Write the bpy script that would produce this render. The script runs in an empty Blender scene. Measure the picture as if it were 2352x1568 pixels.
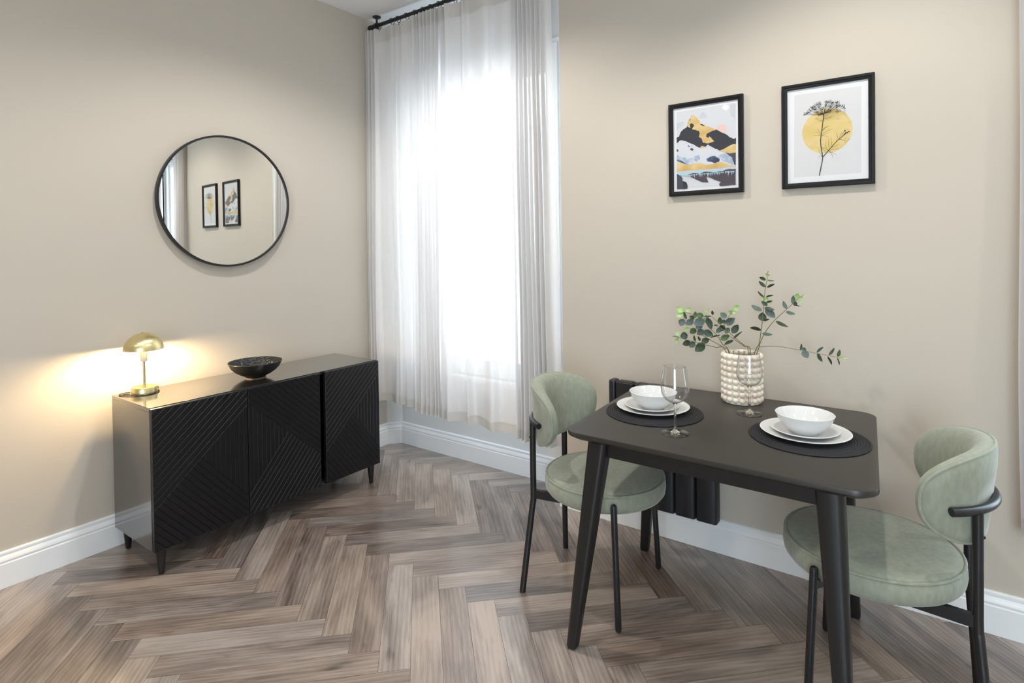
import bpy, bmesh, math, random
from mathutils import Vector, Matrix
random.seed(7)
SC = bpy.context.scene
COL = SC.collection
PI = math.pi

# ------------------------------------------------------------------ camera
def make_camera():
    cam = bpy.data.cameras.new('camera')
    o = bpy.data.objects.new('camera', cam); COL.objects.link(o)
    yaw, pitch, roll = 0.62888, -0.01527, -0.01376
    f = Vector((-math.sin(yaw), math.cos(yaw), 0)); r = Vector((math.cos(yaw), math.sin(yaw), 0)); u = Vector((0, 0, 1))
    f2 = f*math.cos(pitch) + u*math.sin(pitch); u2 = -f*math.sin(pitch) + u*math.cos(pitch)
    r3 = r*math.cos(roll) + u2*math.sin(roll); u3 = -r*math.sin(roll) + u2*math.cos(roll)
    o.matrix_world = Matrix(((r3.x, u3.x, -f2.x, 3.1507), (r3.y, u3.y, -f2.y, -2.6436), (r3.z, u3.z, -f2.z, 1.40), (0, 0, 0, 1)))
    cam.sensor_width = 36.0; cam.lens = 1322.33/2352*36.0
    cam.shift_y = -(784-585.07)/2352
    cam.clip_start = 0.02
    SC.camera = o
make_camera()

# ------------------------------------------------------------------ light and exposure
CEIL = 2.98
world = bpy.data.worlds.new('sky'); SC.world = world; world.use_nodes = True
bg = world.node_tree.nodes['Background']
bg.inputs[0].default_value = (0.72, 0.86, 1.0, 1); bg.inputs[1].default_value = 11.5
vs = SC.view_settings
SC.display_settings.display_device = 'sRGB'
vs.view_transform = 'Standard'; vs.look = 'None'; vs.gamma = 1.0; vs.use_curve_mapping = False
vs.exposure = 0.0
SC.cycles.use_denoising = True
SC.cycles.max_bounces = 10; SC.cycles.diffuse_bounces = 6; SC.cycles.transparent_max_bounces = 24
SC.cycles.sample_clamp_indirect = 8.0

def portal(name, loc, rot, sx, sy):
    l = bpy.data.lights.new(name, 'AREA'); l.shape = 'RECTANGLE'; l.size = sx; l.size_y = sy
    l.cycles.is_portal = True
    o = bpy.data.objects.new(name, l); COL.objects.link(o); o.location = loc; o.rotation_euler = rot
portal('window_portal', (0.785, 0.40, 1.53), (-PI/2, 0, 0), 1.24, 1.98)
portal('side_window_portal', (4.2, 0.40, 1.53), (-PI/2, 0, 0), 1.24, 1.98)
portal('added_window_portal', (4.1, -5.14, 1.45), (PI/2, 0, 0), 1.6, 2.3)  # portal of the added fill window behind the viewer

def downlight(x, y, watts, size=165):
    l = bpy.data.lights.new('downlight', 'SPOT'); l.energy = watts; l.spot_size = math.radians(size); l.spot_blend = 1.0 if size > 150 else 0.5
    l.shadow_soft_size = 0.028; l.color = (1.0, 0.975, 0.945) if x < 2 else (1.0, 0.955, 0.89)
    o = bpy.data.objects.new('downlight', l); COL.objects.link(o); o.location = (x, y, CEIL-0.02)
for (x, y, watts, cone) in ((1.25, -1.00, 70, 142), (2.9, -0.9, 56, 130), (4.4, -0.9, 28, 122), (1.45, -2.5, 56, 165), (2.9, -2.6, 14, 165), (4.4, -2.6, 24, 165), (1.25, -4.2, 38, 165), (4.4, -4.2, 30, 165)):  # the last two are added behind the viewer to raise the ambient light
    downlight(x, y, watts, cone)

# ------------------------------------------------------------------ materials
MATS = {}
def nodemat(name):
    m = bpy.data.materials.new(name); m.use_nodes = True; MATS[name] = m
    return m, m.node_tree.nodes, m.node_tree.links
def principled(name, color, rough=0.5, metal=0.0, spec=0.5, var=None, bump=None, coat=0.0, coat_rough=0.1, sheen=0.0, aniso=0.0):
    m, N, L = nodemat(name); b = N['Principled BSDF']
    b.inputs['Base Color'].default_value = (*color, 1); b.inputs['Roughness'].default_value = rough
    b.inputs['Metallic'].default_value = metal; b.inputs['Specular IOR Level'].default_value = spec
    b.inputs['Coat Weight'].default_value = coat; b.inputs['Coat Roughness'].default_value = coat_rough
    b.inputs['Sheen Weight'].default_value = sheen; b.inputs['Anisotropic'].default_value = aniso
    tc = N.new('ShaderNodeTexCoord')
    if var:            # (color2, scale vector, low, high)
        mp = N.new('ShaderNodeMapping'); mp.inputs['Scale'].default_value = var[1]
        L.new(tc.outputs['Object'], mp.inputs['Vector'])
        n = N.new('ShaderNodeTexNoise'); n.inputs['Scale'].default_value = 1.0; n.inputs['Detail'].default_value = 6
        L.new(mp.outputs[0], n.inputs['Vector'])
        r = N.new('ShaderNodeMapRange'); r.inputs[1].default_value = var[2]; r.inputs[2].default_value = var[3]
        L.new(n.outputs['Fac'], r.inputs[0])
        mx = N.new('ShaderNodeMix'); mx.data_type = 'RGBA'
        mx.inputs[6].default_value = (*color, 1); mx.inputs[7].default_value = (*var[0], 1)
        L.new(r.outputs[0], mx.inputs[0]); L.new(mx.outputs[2], b.inputs['Base Color'])
    if bump:           # (scale vector, strength, distance)
        mp = N.new('ShaderNodeMapping'); mp.inputs['Scale'].default_value = bump[0]
        L.new(tc.outputs['Object'], mp.inputs['Vector'])
        n = N.new('ShaderNodeTexNoise'); n.inputs['Scale'].default_value = 1.0; n.inputs['Detail'].default_value = 4
        L.new(mp.outputs[0], n.inputs['Vector'])
        bp = N.new('ShaderNodeBump'); bp.inputs['Strength'].default_value = bump[1]; bp.inputs['Distance'].default_value = bump[2]
        L.new(n.outputs['Fac'], bp.inputs['Height']); L.new(bp.outputs[0], b.inputs['Normal'])
    return m

principled('wall_paint', (0.555, 0.50, 0.425), 0.75, spec=0.25, bump=((260, 260, 260), 0.06, 0.001))
principled('ceiling_paint', (0.87, 0.87, 0.87), 0.85, spec=0.2)
principled('white_gloss', (0.86, 0.87, 0.88), 0.32)
principled('plaster_reveal', (0.74, 0.74, 0.73), 0.6)
principled('black_metal', (0.010, 0.010, 0.011), 0.38, spec=0.5)
principled('cabinet_black', (0.012, 0.0115, 0.012), 0.16, spec=0.8, coat=1.0, coat_rough=0.10, bump=((90, 90, 90), 0.01, 0.0005))
principled('door_black', (0.0065, 0.0062, 0.0075), 0.36, spec=0.35)
principled('frame_black', (0.008, 0.008, 0.0085), 0.40, spec=0.3)
principled('dark_gap', (0.006, 0.006, 0.006), 0.7)
principled('table_black', (0.027, 0.0235, 0.020), 0.33, spec=0.5, bump=((8, 220, 60), 0.22, 0.0012))
principled('leg_black', (0.012, 0.011, 0.011), 0.36, spec=0.45)
principled('radiator_black', (0.018, 0.018, 0.021), 0.42, bump=((500, 500, 500), 0.05, 0.0005))
principled('display_grey', (0.30, 0.29, 0.30), 0.35)
principled('brass', (0.80, 0.68, 0.36), 0.30, metal=1.0, bump=((4, 4, 500), 0.04, 0.0004), aniso=0.6)
principled('lamp_inside', (0.85, 0.80, 0.68), 0.5)
principled('cord_black', (0.01, 0.01, 0.01), 0.5)
principled('china', (0.70, 0.70, 0.69), 0.10, spec=0.5)
principled('bowl_black', (0.010, 0.010, 0.011), 0.34)
principled('raw_clay', (0.34, 0.24, 0.18), 0.8)
principled('mat_black', (0.014, 0.014, 0.017), 0.62, spec=0.35, bump=((420, 420, 420), 0.5, 0.0015))
principled('vase_glaze', (0.84, 0.77, 0.65), 0.34, var=((0.74, 0.60, 0.50), (14, 14, 14), 0.45, 0.72))
principled('vase_inside', (0.42, 0.29, 0.18), 0.6)
principled('velvet', (0.262, 0.280, 0.215), 0.85, spec=0.15, var=((0.31, 0.33, 0.265), (70, 70, 30), 0.35, 0.68), bump=((220, 220, 220), 0.15, 0.001), sheen=0.3)
MATS['velvet'].node_tree.nodes['Principled BSDF'].inputs['Sheen Roughness'].default_value = 0.45
principled('leaf_dark', (0.030, 0.052, 0.030), 0.5, var=((0.06, 0.10, 0.05), (60, 60, 60), 0.4, 0.7))
principled('leaf_grey', (0.085, 0.125, 0.105), 0.55, var=((0.13, 0.18, 0.15), (60, 60, 60), 0.4, 0.7))
principled('leaf_green', (0.085, 0.16, 0.045), 0.5, var=((0.04, 0.075, 0.03), (60, 60, 60), 0.4, 0.7))
principled('leaf_light', (0.36, 0.55, 0.17), 0.5, var=((0.55, 0.68, 0.36), (70, 70, 70), 0.4, 0.7))
principled('stem_green', (0.15, 0.14, 0.05), 0.6)

def two_layer(name, build):
    m, N, L = nodemat(name); N.remove(N['Principled BSDF']); out = N['Material Output']
    build(N, L, out); return m
def b_mirror(N, L, out):
    g = N.new('ShaderNodeBsdfGlossy'); g.inputs['Color'].default_value = (0.86, 0.87, 0.85, 1); g.inputs['Roughness'].default_value = 0.0
    L.new(g.outputs[0], out.inputs[0])
two_layer('mirror_glass', b_mirror)
def thin_glass(tint, f0, rough, k_edge=0.75):
    def b(N, L, out):
        t = N.new('ShaderNodeBsdfTransparent'); t.inputs[0].default_value = (*tint, 1)
        g = N.new('ShaderNodeBsdfGlossy'); g.inputs['Roughness'].default_value = rough
        lw = N.new('ShaderNodeLayerWeight'); lw.inputs['Blend'].default_value = 0.5
        p = N.new('ShaderNodeMath'); p.operation = 'POWER'; p.inputs[1].default_value = 3.2; L.new(lw.outputs['Facing'], p.inputs[0])
        a = N.new('ShaderNodeMath'); a.operation = 'MULTIPLY_ADD'; a.inputs[1].default_value = k_edge; a.inputs[2].default_value = f0
        L.new(p.outputs[0], a.inputs[0])
        mx = N.new('ShaderNodeMixShader'); L.new(a.outputs[0], mx.inputs[0]); L.new(t.outputs[0], mx.inputs[1]); L.new(g.outputs[0], mx.inputs[2])
        L.new(mx.outputs[0], out.inputs[0])
    return b
two_layer('window_glass', thin_glass((0.97, 0.98, 0.98), 0.03, 0.0))
two_layer('picture_glass', thin_glass((0.98, 0.98, 0.98), 0.012, 0.02))
two_layer('goblet_glass', thin_glass((0.985, 0.985, 0.985), 0.055, 0.01, 0.9))
def b_glass(N, L, out):
    g = N.new('ShaderNodeBsdfGlass'); g.inputs['IOR'].default_value = 1.48; g.inputs['Roughness'].default_value = 0.0
    g.inputs['Color'].default_value = (0.98, 0.97, 0.95, 1)
    L.new(g.outputs[0], out.inputs[0])
two_layer('solid_glass', b_glass)
def b_emit(N, L, out):
    e = N.new('ShaderNodeEmission'); e.inputs[0].default_value = (1.0, 0.73, 0.40, 1); e.inputs[1].default_value = 1.0
    e.name = 'bulb_emission'; L.new(e.outputs[0], out.inputs[0])
two_layer('bulb_glow', b_emit)
MATS['bulb_glow'].node_tree.nodes['bulb_emission'].inputs[1].default_value = 2100.0
def sheer(open_, tint):
    def b(N, L, out):
        d = N.new('ShaderNodeBsdfDiffuse'); d.inputs[0].default_value = (*tint, 1)
        tl = N.new('ShaderNodeBsdfTranslucent'); tl.inputs[0].default_value = (*tint, 1)
        m1 = N.new('ShaderNodeMixShader'); m1.inputs[0].default_value = 0.13
        L.new(d.outputs[0], m1.inputs[1]); L.new(tl.outputs[0], m1.inputs[2])
        tr = N.new('ShaderNodeBsdfTransparent')
        # woven slubs: fine vertical and horizontal threads vary the openness
        tc = N.new('ShaderNodeTexCoord'); mp = N.new('ShaderNodeMapping'); mp.inputs['Scale'].default_value = (220, 220, 14)
        L.new(tc.outputs['Object'], mp.inputs[0]); n = N.new('ShaderNodeTexNoise'); n.inputs['Scale'].default_value = 1.0
        L.new(mp.outputs[0], n.inputs['Vector'])
        r = N.new('ShaderNodeMapRange'); r.inputs[1].default_value = 0.3; r.inputs[2].default_value = 0.7
        r.inputs[3].default_value = open_-0.03; r.inputs[4].default_value = open_+0.03; L.new(n.outputs['Fac'], r.inputs[0])
        lw = N.new('ShaderNodeLayerWeight'); lw.inputs['Blend'].default_value = 0.5
        k = N.new('ShaderNodeMath'); k.operation = 'SUBTRACT'; k.inputs[0].default_value = 1.0; L.new(lw.outputs['Facing'], k.inputs[1])
        k2 = N.new('ShaderNodeMath'); k2.operation = 'POWER'; k2.inputs[1].default_value = 0.5; L.new(k.outputs[0], k2.inputs[0])
        k3 = N.new('ShaderNodeMath'); k3.operation = 'MULTIPLY'; L.new(r.outputs[0], k3.inputs[0]); L.new(k2.outputs[0], k3.inputs[1])
        mx = N.new('ShaderNodeMixShader'); L.new(k3.outputs[0], mx.inputs[0]); L.new(m1.outputs[0], mx.inputs[1]); L.new(tr.outputs[0], mx.inputs[2])
        L.new(mx.outputs[0], out.inputs[0])
    return b
two_layer('linen_sheer', sheer(0.075, (0.74, 0.71, 0.69)))
two_layer('linen_double', sheer(0.06, (0.70, 0.67, 0.63)))

def floor_material():
    m, N, L = nodemat('oak_plank'); b = N['Principled BSDF']
    uv = N.new('ShaderNodeUVMap'); uv.uv_map = 'plank'
    at = N.new('ShaderNodeVertexColor'); at.layer_name = 'tone'
    sep = N.new('ShaderNodeSeparateColor'); L.new(at.outputs[0], sep.inputs[0])
    def noise(sx, sy, det, dist=0.0):
        mp = N.new('ShaderNodeMapping'); mp.inputs['Scale'].default_value = (sx, sy, 1); L.new(uv.outputs[0], mp.inputs[0])
        n = N.new('ShaderNodeTexNoise'); n.inputs['Scale'].default_value = 1; n.inputs['Detail'].default_value = det; n.inputs['Distortion'].default_value = dist
        L.new(mp.outputs[0], n.inputs['Vector']); return n
    broad = noise(2.2, 9, 4, 0.8); fine = noise(14, 420, 3); mid = noise(3.2, 70, 5, 1.5); knot = noise(5.0, 15, 2)
    mp = N.new('ShaderNodeMapping'); mp.inputs['Scale'].default_value = (1.3, 11, 1); L.new(uv.outputs[0], mp.inputs[0])
    wv = N.new('ShaderNodeTexWave'); wv.bands_direction = 'Y'; wv.inputs['Scale'].default_value = 1.6; wv.inputs['Distortion'].default_value = 9; wv.inputs['Detail'].default_value = 2; wv.inputs['Detail Scale'].default_value = 0.7
    L.new(mp.outputs[0], wv.inputs['Vector'])
    def mr(sock, a, b_, c, d):
        r = N.new('ShaderNodeMapRange'); r.inputs[1].default_value = a; r.inputs[2].default_value = b_; r.inputs[3].default_value = c; r.inputs[4].default_value = d
        L.new(sock, r.inputs[0]); return r.outputs[0]
    def mth(op, a, b_):
        q = N.new('ShaderNodeMath'); q.operation = op
        for i, s in enumerate((a, b_)):
            if isinstance(s, (int, float)): q.inputs[i].default_value = s
            else: L.new(s, q.inputs[i])
        return q.outputs[0]
    t = mth('ADD', mr(broad.outputs['Fac'], 0.3, 0.7, -0.26, 0.26), mr(sep.outputs[0], 0, 1, 0.38, 0.90))
    t = mth('ADD', t, mr(mid.outputs['Fac'], 0.3, 0.7, -0.11, 0.11))
    t = mth('ADD', t, mr(fine.outputs['Fac'], 0.3, 0.7, -0.09, 0.09))
    t = mth('ADD', t, mr(wv.outputs['Fac'], 0.0, 1.0, -0.09, 0.05))
    t = mth('SUBTRACT', t, mr(knot.outputs['Fac'], 0.68, 0.80, 0.0, 0.45))
    cr = N.new('ShaderNodeValToRGB'); e = cr.color_ramp.elements
    e[0].position = 0.0; e[0].color = (0.050, 0.037, 0.031, 1); e[1].position = 1.0; e[1].color = (0.405, 0.328, 0.275, 1)
    for p, c in ((0.3, (0.118, 0.087, 0.072, 1)), (0.6, (0.235, 0.181, 0.150, 1))):
        k = e.new(p); k.color = c
    L.new(t, cr.inputs[0])
    hs = N.new('ShaderNodeHueSaturation'); L.new(cr.outputs[0], hs.inputs['Color'])
    L.new(mr(sep.outputs[1], 0, 1, 0.75, 1.2), hs.inputs['Saturation'])
    L.new(hs.outputs[0], b.inputs['Base Color'])
    b.inputs['Roughness'].default_value = 0.34; b.inputs['Specular IOR Level'].default_value = 0.5
    b.inputs['Coat Weight'].default_value = 1.0; b.inputs['Coat Roughness'].default_value = 0.21
    bp = N.new('ShaderNodeBump'); bp.inputs['Strength'].default_value = 0.35; bp.inputs['Distance'].default_value = 0.0012
    L.new(mth('ADD', fine.outputs['Fac'], mth('MULTIPLY', mid.outputs['Fac'], 0.6)), bp.inputs['Height']); L.new(bp.outputs[0], b.inputs['Normal'])
    return m
floor_material()

# ------------------------------------------------------------------ builders
def tag(o, label, cat, group=None):
    o['label'] = label; o['category'] = cat
    if group: o['group'] = group
    return o
def thing(name, label, cat, loc=(0, 0, 0), rotz=0.0, group=None):
    o = bpy.data.objects.new(name, None); COL.objects.link(o); o.empty_display_size = 0.05
    o.location = loc; o.rotation_euler = (0, 0, rotz)
    return tag(o, label, cat, group)
class MB:
    """collects geometry and links it as one mesh object"""
    def __init__(s): s.v = []; s.f = []; s.m = []; s.k = 0
    def add(s, verts, faces):
        b = len(s.v); s.v += [tuple(p) for p in verts]; s.f += [tuple(i+b for i in q) for q in faces]; s.m += [s.k]*len(faces); return s
    def box(s, a, b):
        (x0, y0, z0), (x1, y1, z1) = a, b
        v = [(x0,y0,z0),(x1,y0,z0),(x1,y1,z0),(x0,y1,z0),(x0,y0,z1),(x1,y0,z1),(x1,y1,z1),(x0,y1,z1)]
        return s.add(v, [(0,3,2,1),(4,5,6,7),(0,1,5,4),(1,2,6,5),(2,3,7,6),(3,0,4,7)])
    def prism(s, pts, z0, z1):
        n = len(pts); v = [(x, y, z0) for x, y in pts]+[(x, y, z1) for x, y in pts]
        return s.add(v, [tuple(range(n-1, -1, -1)), tuple(range(n, 2*n))]+[(i, (i+1) % n, n+(i+1) % n, n+i) for i in range(n)])
    def loft(s, rings, cap0=True, cap1=True):
        n = len(rings[0]); v = [p for r in rings for p in r]; f = []
        for k in range(len(rings)-1):
            for i in range(n):
                j = (i+1) % n; f.append((k*n+i, k*n+j, (k+1)*n+j, (k+1)*n+i))
        if cap0: f.append(tuple(range(n-1, -1, -1)))
        if cap1: f.append(tuple(range((len(rings)-1)*n, len(rings)*n)))
        return s.add(v, f)
    def lathe(s, prof, c=(0, 0, 0), n=48):
        """prof [(r,z)] swept about the vertical through c; r=0 ends become poles"""
        v = []; idx = []
        for r, z in prof:
            if r < 1e-6: idx.append([len(v)]); v.append((c[0], c[1], c[2]+z))
            else:
                idx.append(list(range(len(v), len(v)+n)))
                v += [(c[0]+r*math.cos(2*PI*i/n), c[1]+r*math.sin(2*PI*i/n), c[2]+z) for i in range(n)]
        f = []
        for a, b in zip(idx, idx[1:]):
            for i in range(n):
                j = (i+1) % n
                if len(a) == 1 and len(b) == 1: continue
                if len(a) == 1: f.append((a[0], b[j], b[i]))
                elif len(b) == 1: f.append((a[i], a[j], b[0]))
                else: f.append((a[i], a[j], b[j], b[i]))
        return s.add(v, f)
    def tube(s, pts, rad, n=12, closed=False, cap=True):
        P = [Vector(p) for p in pts]; m = len(P); R = rad if isinstance(rad, (list, tuple)) else [rad]*m
        rings = []; prev = None
        for i in range(m):
            t = (P[(i+1) % m]-P[i-1]) if closed else (P[min(i+1, m-1)]-P[max(i-1, 0)])
            t.normalize()
            if prev is None:
                a = Vector((0, 0, 1)) if abs(t.z) < 0.9 else Vector((1, 0, 0))
                nrm = (a-t*a.dot(t)).normalized()
            else:
                nrm = (prev-t*prev.dot(t)).normalized()
            prev = nrm; bn = t.cross(nrm)
            rings.append([P[i]+(nrm*math.cos(2*PI*k/n)+bn*math.sin(2*PI*k/n))*R[i] for k in range(n)])
        if closed: rings.append(rings[0]); return s.loft(rings, False, False)
        return s.loft(rings, cap, cap)
    def rod(s, p0, p1, r, n=14, dome=True):
        """straight tube with rounded ends"""
        a, b = Vector(p0), Vector(p1); d = (b-a).normalized()
        if not dome: return s.tube([a, b], r, n)
        pts = [a, a+d*r*0.13, a+d*r*0.4, a+d*r, b-d*r, b-d*r*0.4, b-d*r*0.13, b]
        return s.tube(pts, [r*0.25, r*0.55, r*0.85, r, r, r*0.85, r*0.55, r*0.25], n)
    def build(s, name, mats, parent=None, smooth=40, bevel=None, origin=None, kind=None):
        me = bpy.data.meshes.new(name)
        v = s.v
        if origin is not None: v = [(x-origin[0], y-origin[1], z-origin[2]) for x, y, z in v]
        me.from_pydata(v, [], s.f); me.validate(); me.update()
        for mm in (mats if isinstance(mats, (list, tuple)) else [mats]): me.materials.append(MATS[mm])
        if len(s.m) == len(me.polygons): me.polygons.foreach_set('material_index', s.m)
        bm = bmesh.new(); bm.from_mesh(me); bmesh.ops.recalc_face_normals(bm, faces=bm.faces[:]); bm.to_mesh(me); bm.free()
        if smooth:
            me.polygons.foreach_set('use_smooth', [True]*len(me.polygons)); me.set_sharp_from_angle(angle=math.radians(smooth))
        o = bpy.data.objects.new(name, me); COL.objects.link(o)
        if parent is not None: o.parent = parent
        elif origin is not None: o.location = origin
        if bevel:
            b = o.modifiers.new('bevel', 'BEVEL'); b.width = bevel; b.segments = 2; b.limit_method = 'ANGLE'; b.angle_limit = math.radians(40)
        if kind: o['kind'] = kind
        return o
def spline(pts, k=8):
    """Catmull-Rom through tuples of any length"""
    out = []; n = len(pts)
    for i in range(n-1):
        p = [pts[max(i-1, 0)], pts[i], pts[i+1], pts[min(i+2, n-1)]]
        for j in range(k):
            t = j/k
            out.append(tuple(0.5*(2*b+(c-a)*t+(2*a-5*b+4*c-d)*t*t+(3*b-a-3*c+d)*t**3) for a, b, c, d in zip(*p)))
    out.append(tuple(pts[-1])); return out
def inset_poly(pts, d):
    """offset a convex counter-clockwise polygon inwards"""
    n = len(pts); out = []
    for i in range(n):
        (ax, ay), (bx, by), (cx, cy) = pts[i-1], pts[i], pts[(i+1) % n]
        e1 = Vector((bx-ax, by-ay)).normalized(); e2 = Vector((cx-bx, cy-by)).normalized()
        n1 = Vector((-e1.y, e1.x)); n2 = Vector((-e2.y, e2.x))
        den = max(1+n1.dot(n2), 0.15); q = (n1+n2)*(d/den); out.append((bx+q.x, by+q.y))
    return out
def round_poly(pts, r, k=8):
    n = len(pts); out = []
    for i in range(n):
        a, b, c = Vector(pts[i-1]), Vector(pts[i]), Vector(pts[(i+1) % n])
        u, w = (a-b).normalized(), (c-b).normalized(); ang = u.angle(w); t = r/math.tan(ang/2)
        ctr = b+(u+w).normalized()*(r/math.sin(ang/2)); s0 = b+u*t-ctr; s1 = b+w*t-ctr
        a0 = math.atan2(s0.y, s0.x); a1 = math.atan2(s1.y, s1.x)
        while a1 < a0: a1 += 2*PI
        for j in range(k+1):
            q = a0+(a1-a0)*j/k; out.append((ctr.x+r*math.cos(q), ctr.y+r*math.sin(q)))
    return out
def dup(root, loc, rotz, label, group=None):
    r = root.copy(); COL.objects.link(r); r.location = loc; r.rotation_euler = (0, 0, rotz); r['label'] = label
    if group: r['group'] = group
    for ch in list(root.children):
        c = ch.copy(); COL.objects.link(c); c.parent = r
        for g in list(ch.children):
            d = g.copy(); COL.objects.link(d); d.parent = c
    return r

# ------------------------------------------------------------------ room
RX, RY = 5.2, -5.0          # far right wall, wall behind the viewer
WY = 0.2216                 # depth of the window bays
B1, B2 = 1.557, 3.44        # the pier between the bays
def build_floor():
    w, n = 0.107, 6; ox, oy = 1.294, -0.868; h = math.sqrt(0.5); g = 0.0005
    bm = bmesh.new(); uvl = bm.loops.layers.uv.new('plank'); cl = bm.loops.layers.float_color.new('tone')
    def P(p, q): return ((ox+(p+q)*w*h), (oy+(p-q)*w*h))
    def plank(p0, q0, p1, q1, along):
        c = P((p0+p1)/2, (q0+q1)/2)
        if not (-0.6 < c[0] < RX+0.6 and RY-0.6 < c[1] < 0.9): return
        e = g/w; vs_ = [bm.verts.new((*P(a, b), 0.0)) for a, b in ((p0+e, q0+e), (p1-e, q0+e), (p1-e, q1-e), (p0+e, q1-e))]
        f = bm.faces.new(vs_); f.normal_update()
        if f.normal.z < 0: f.normal_flip()
        col = (random.random(), random.random(), random.random(), 1); du, dv = random.random()*40, random.random()*40
        for lp in f.loops:
            x, y = lp.vert.co.x-ox, lp.vert.co.y-oy
            a, b = (x+y)*h, (x-y)*h
            lp[uvl].uv = ((a if along else b)+du, (b if along else a)+dv); lp[cl] = col
    for i in range(-60, 80):
        for j in range(-60, 80):
            m_ = (i-j) % (2*n)
            if m_ == 0: plank(i, j, i+n, j+1, True)
            elif m_ == n: plank(i, j-n+1, i+1, j+1, False)
    for co, no in (((-0.02, 0, 0), (-1, 0, 0)), ((RX+0.02, 0, 0), (1, 0, 0)), ((0, RY-0.02, 0), (0, -1, 0)), ((0, WY+0.02, 0), (0, 1, 0))):
        bmesh.ops.bisect_plane(bm, geom=bm.verts[:]+bm.edges[:]+bm.faces[:], plane_co=co, plane_no=no, clear_outer=True)
    # screed under the boards, seen only in the joints
    zb = -0.0015
    q = [bm.verts.new(c) for c in ((-0.02, RY-0.02, zb), (RX+0.02, RY-0.02, zb), (RX+0.02, WY+0.02, zb), (-0.02, WY+0.02, zb))]
    f = bm.faces.new(q); f.material_index = 1
    q2 = [bm.verts.new((v.co.x, v.co.y, -0.1)) for v in q]; f = bm.faces.new(q2[::-1]); f.material_index = 1
    me = bpy.data.meshes.new('floor'); bm.to_mesh(me); bm.free(); me.materials.append(MATS['oak_plank']); me.materials.append(MATS['dark_gap'])
    o = bpy.data.objects.new('floor', me); COL.objects.link(o); o['kind'] = 'structure'
build_floor()
T = 0.16
SILL, HEAD = 0.56, 2.52
W1 = (0.20, 1.385); W2 = (3.62, 4.80)
mb = MB(); mb.box((-T, RY-T, CEIL), (RX+T, WY+0.3, CEIL+0.12)); mb.build('ceiling', 'ceiling_paint', kind='structure', smooth=0)
mb = MB(); mb.box((-T, RY-T, -0.1), (0, WY+0.20, CEIL)); mb.build('wall_left', 'wall_paint', kind='structure', smooth=0)
mb = MB(); mb.box((RX, RY-T, -0.1), (RX+T, WY+0.20, CEIL)); mb.build('wall_right', 'wall_paint', kind='structure', smooth=0)
W3 = (3.30, 4.90); Z3 = (0.3, 2.6)  # opening made for the added fill window
mb = MB(); mb.box((0, RY-T, -0.1), (RX, RY, Z3[0])); mb.box((0, RY-T, Z3[1]), (RX, RY, CEIL)); mb.box((0, RY-T, Z3[0]), (W3[0], RY, Z3[1])); mb.box((W3[1], RY-T, Z3[0]), (RX, RY, Z3[1]))
mb.build('wall_front', 'wall_paint', kind='structure', smooth=0)
mb = MB(); mb.box((B1, 0, -0.1), (B2, WY+0.20, CEIL))
mb.build('wall_back', 'wall_paint', kind='structure', smooth=0)
def bay(name, x0, x1, w, splay):
    m = MB(); y0, y1 = WY, WY+0.20
    m.box((x0, y0, -0.1), (x1, y1, SILL)); m.box((x0, y0, HEAD), (x1, y1, CEIL))
    m.box((x0, y0, SILL), (w[0], y1, HEAD)); m.box((w[1], y0, SILL), (x1, y1, HEAD))
    if splay: m.prism([(0, 0.14), (0.075, WY), (0, WY)], -0.1, CEIL)
    return m.build(name, 'plaster_reveal', kind='structure', smooth=0)
bay('wall_bay', 0, B1, W1, True)
bay('wall_side_bay', B2, RX, W2, False)

BBP = [(0, 0), (0.020, 0), (0.020, 0.100), (0.0165, 0.104), (0.0165, 0.108), (0.0195, 0.112), (0.0185, 0.120), (0.014, 0.127), (0.011, 0.133), (0.0125, 0.139), (0.0115, 0.146), (0.006, 0.150), (0, 0.150)]
PATH = [(0, RY), (0, 0.14), (0.075, WY), (B1, WY), (B1, 0), (B2, 0), (B2, WY), (RX, WY), (RX, RY), (0, RY)]
def mitre(i):
    def nrm(a, b):
        e = Vector((b[0]-a[0], b[1]-a[1])).normalized(); return Vector((e.y, -e.x))
    if i == 0: n1 = nrm(PATH[-2], PATH[-1])
    else: n1 = nrm(PATH[i-1], PATH[i])
    n2 = nrm(PATH[0], PATH[1]) if i == len(PATH)-1 else nrm(PATH[i], PATH[i+1])
    return (n1+n2)/(1+n1.dot(n2))
def baseboard(name, i0, i1):
    m = MB(); rings = []
    for i in range(i0, i1+1):
        q = mitre(i); rings.append([(PATH[i][0]+q.x*d, PATH[i][1]+q.y*d, z+0.0005) for d, z in BBP])
    m.loft(rings); return m.build(name, 'white_gloss', kind='structure', smooth=30)
baseboard('baseboard_left', 0, 1); baseboard('baseboard_bay', 1, 3); baseboard('baseboard_back', 3, 6)
baseboard('baseboard_side_bay', 6, 7); baseboard('baseboard_right', 7, 8); baseboard('baseboard_front', 8, 9)

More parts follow.
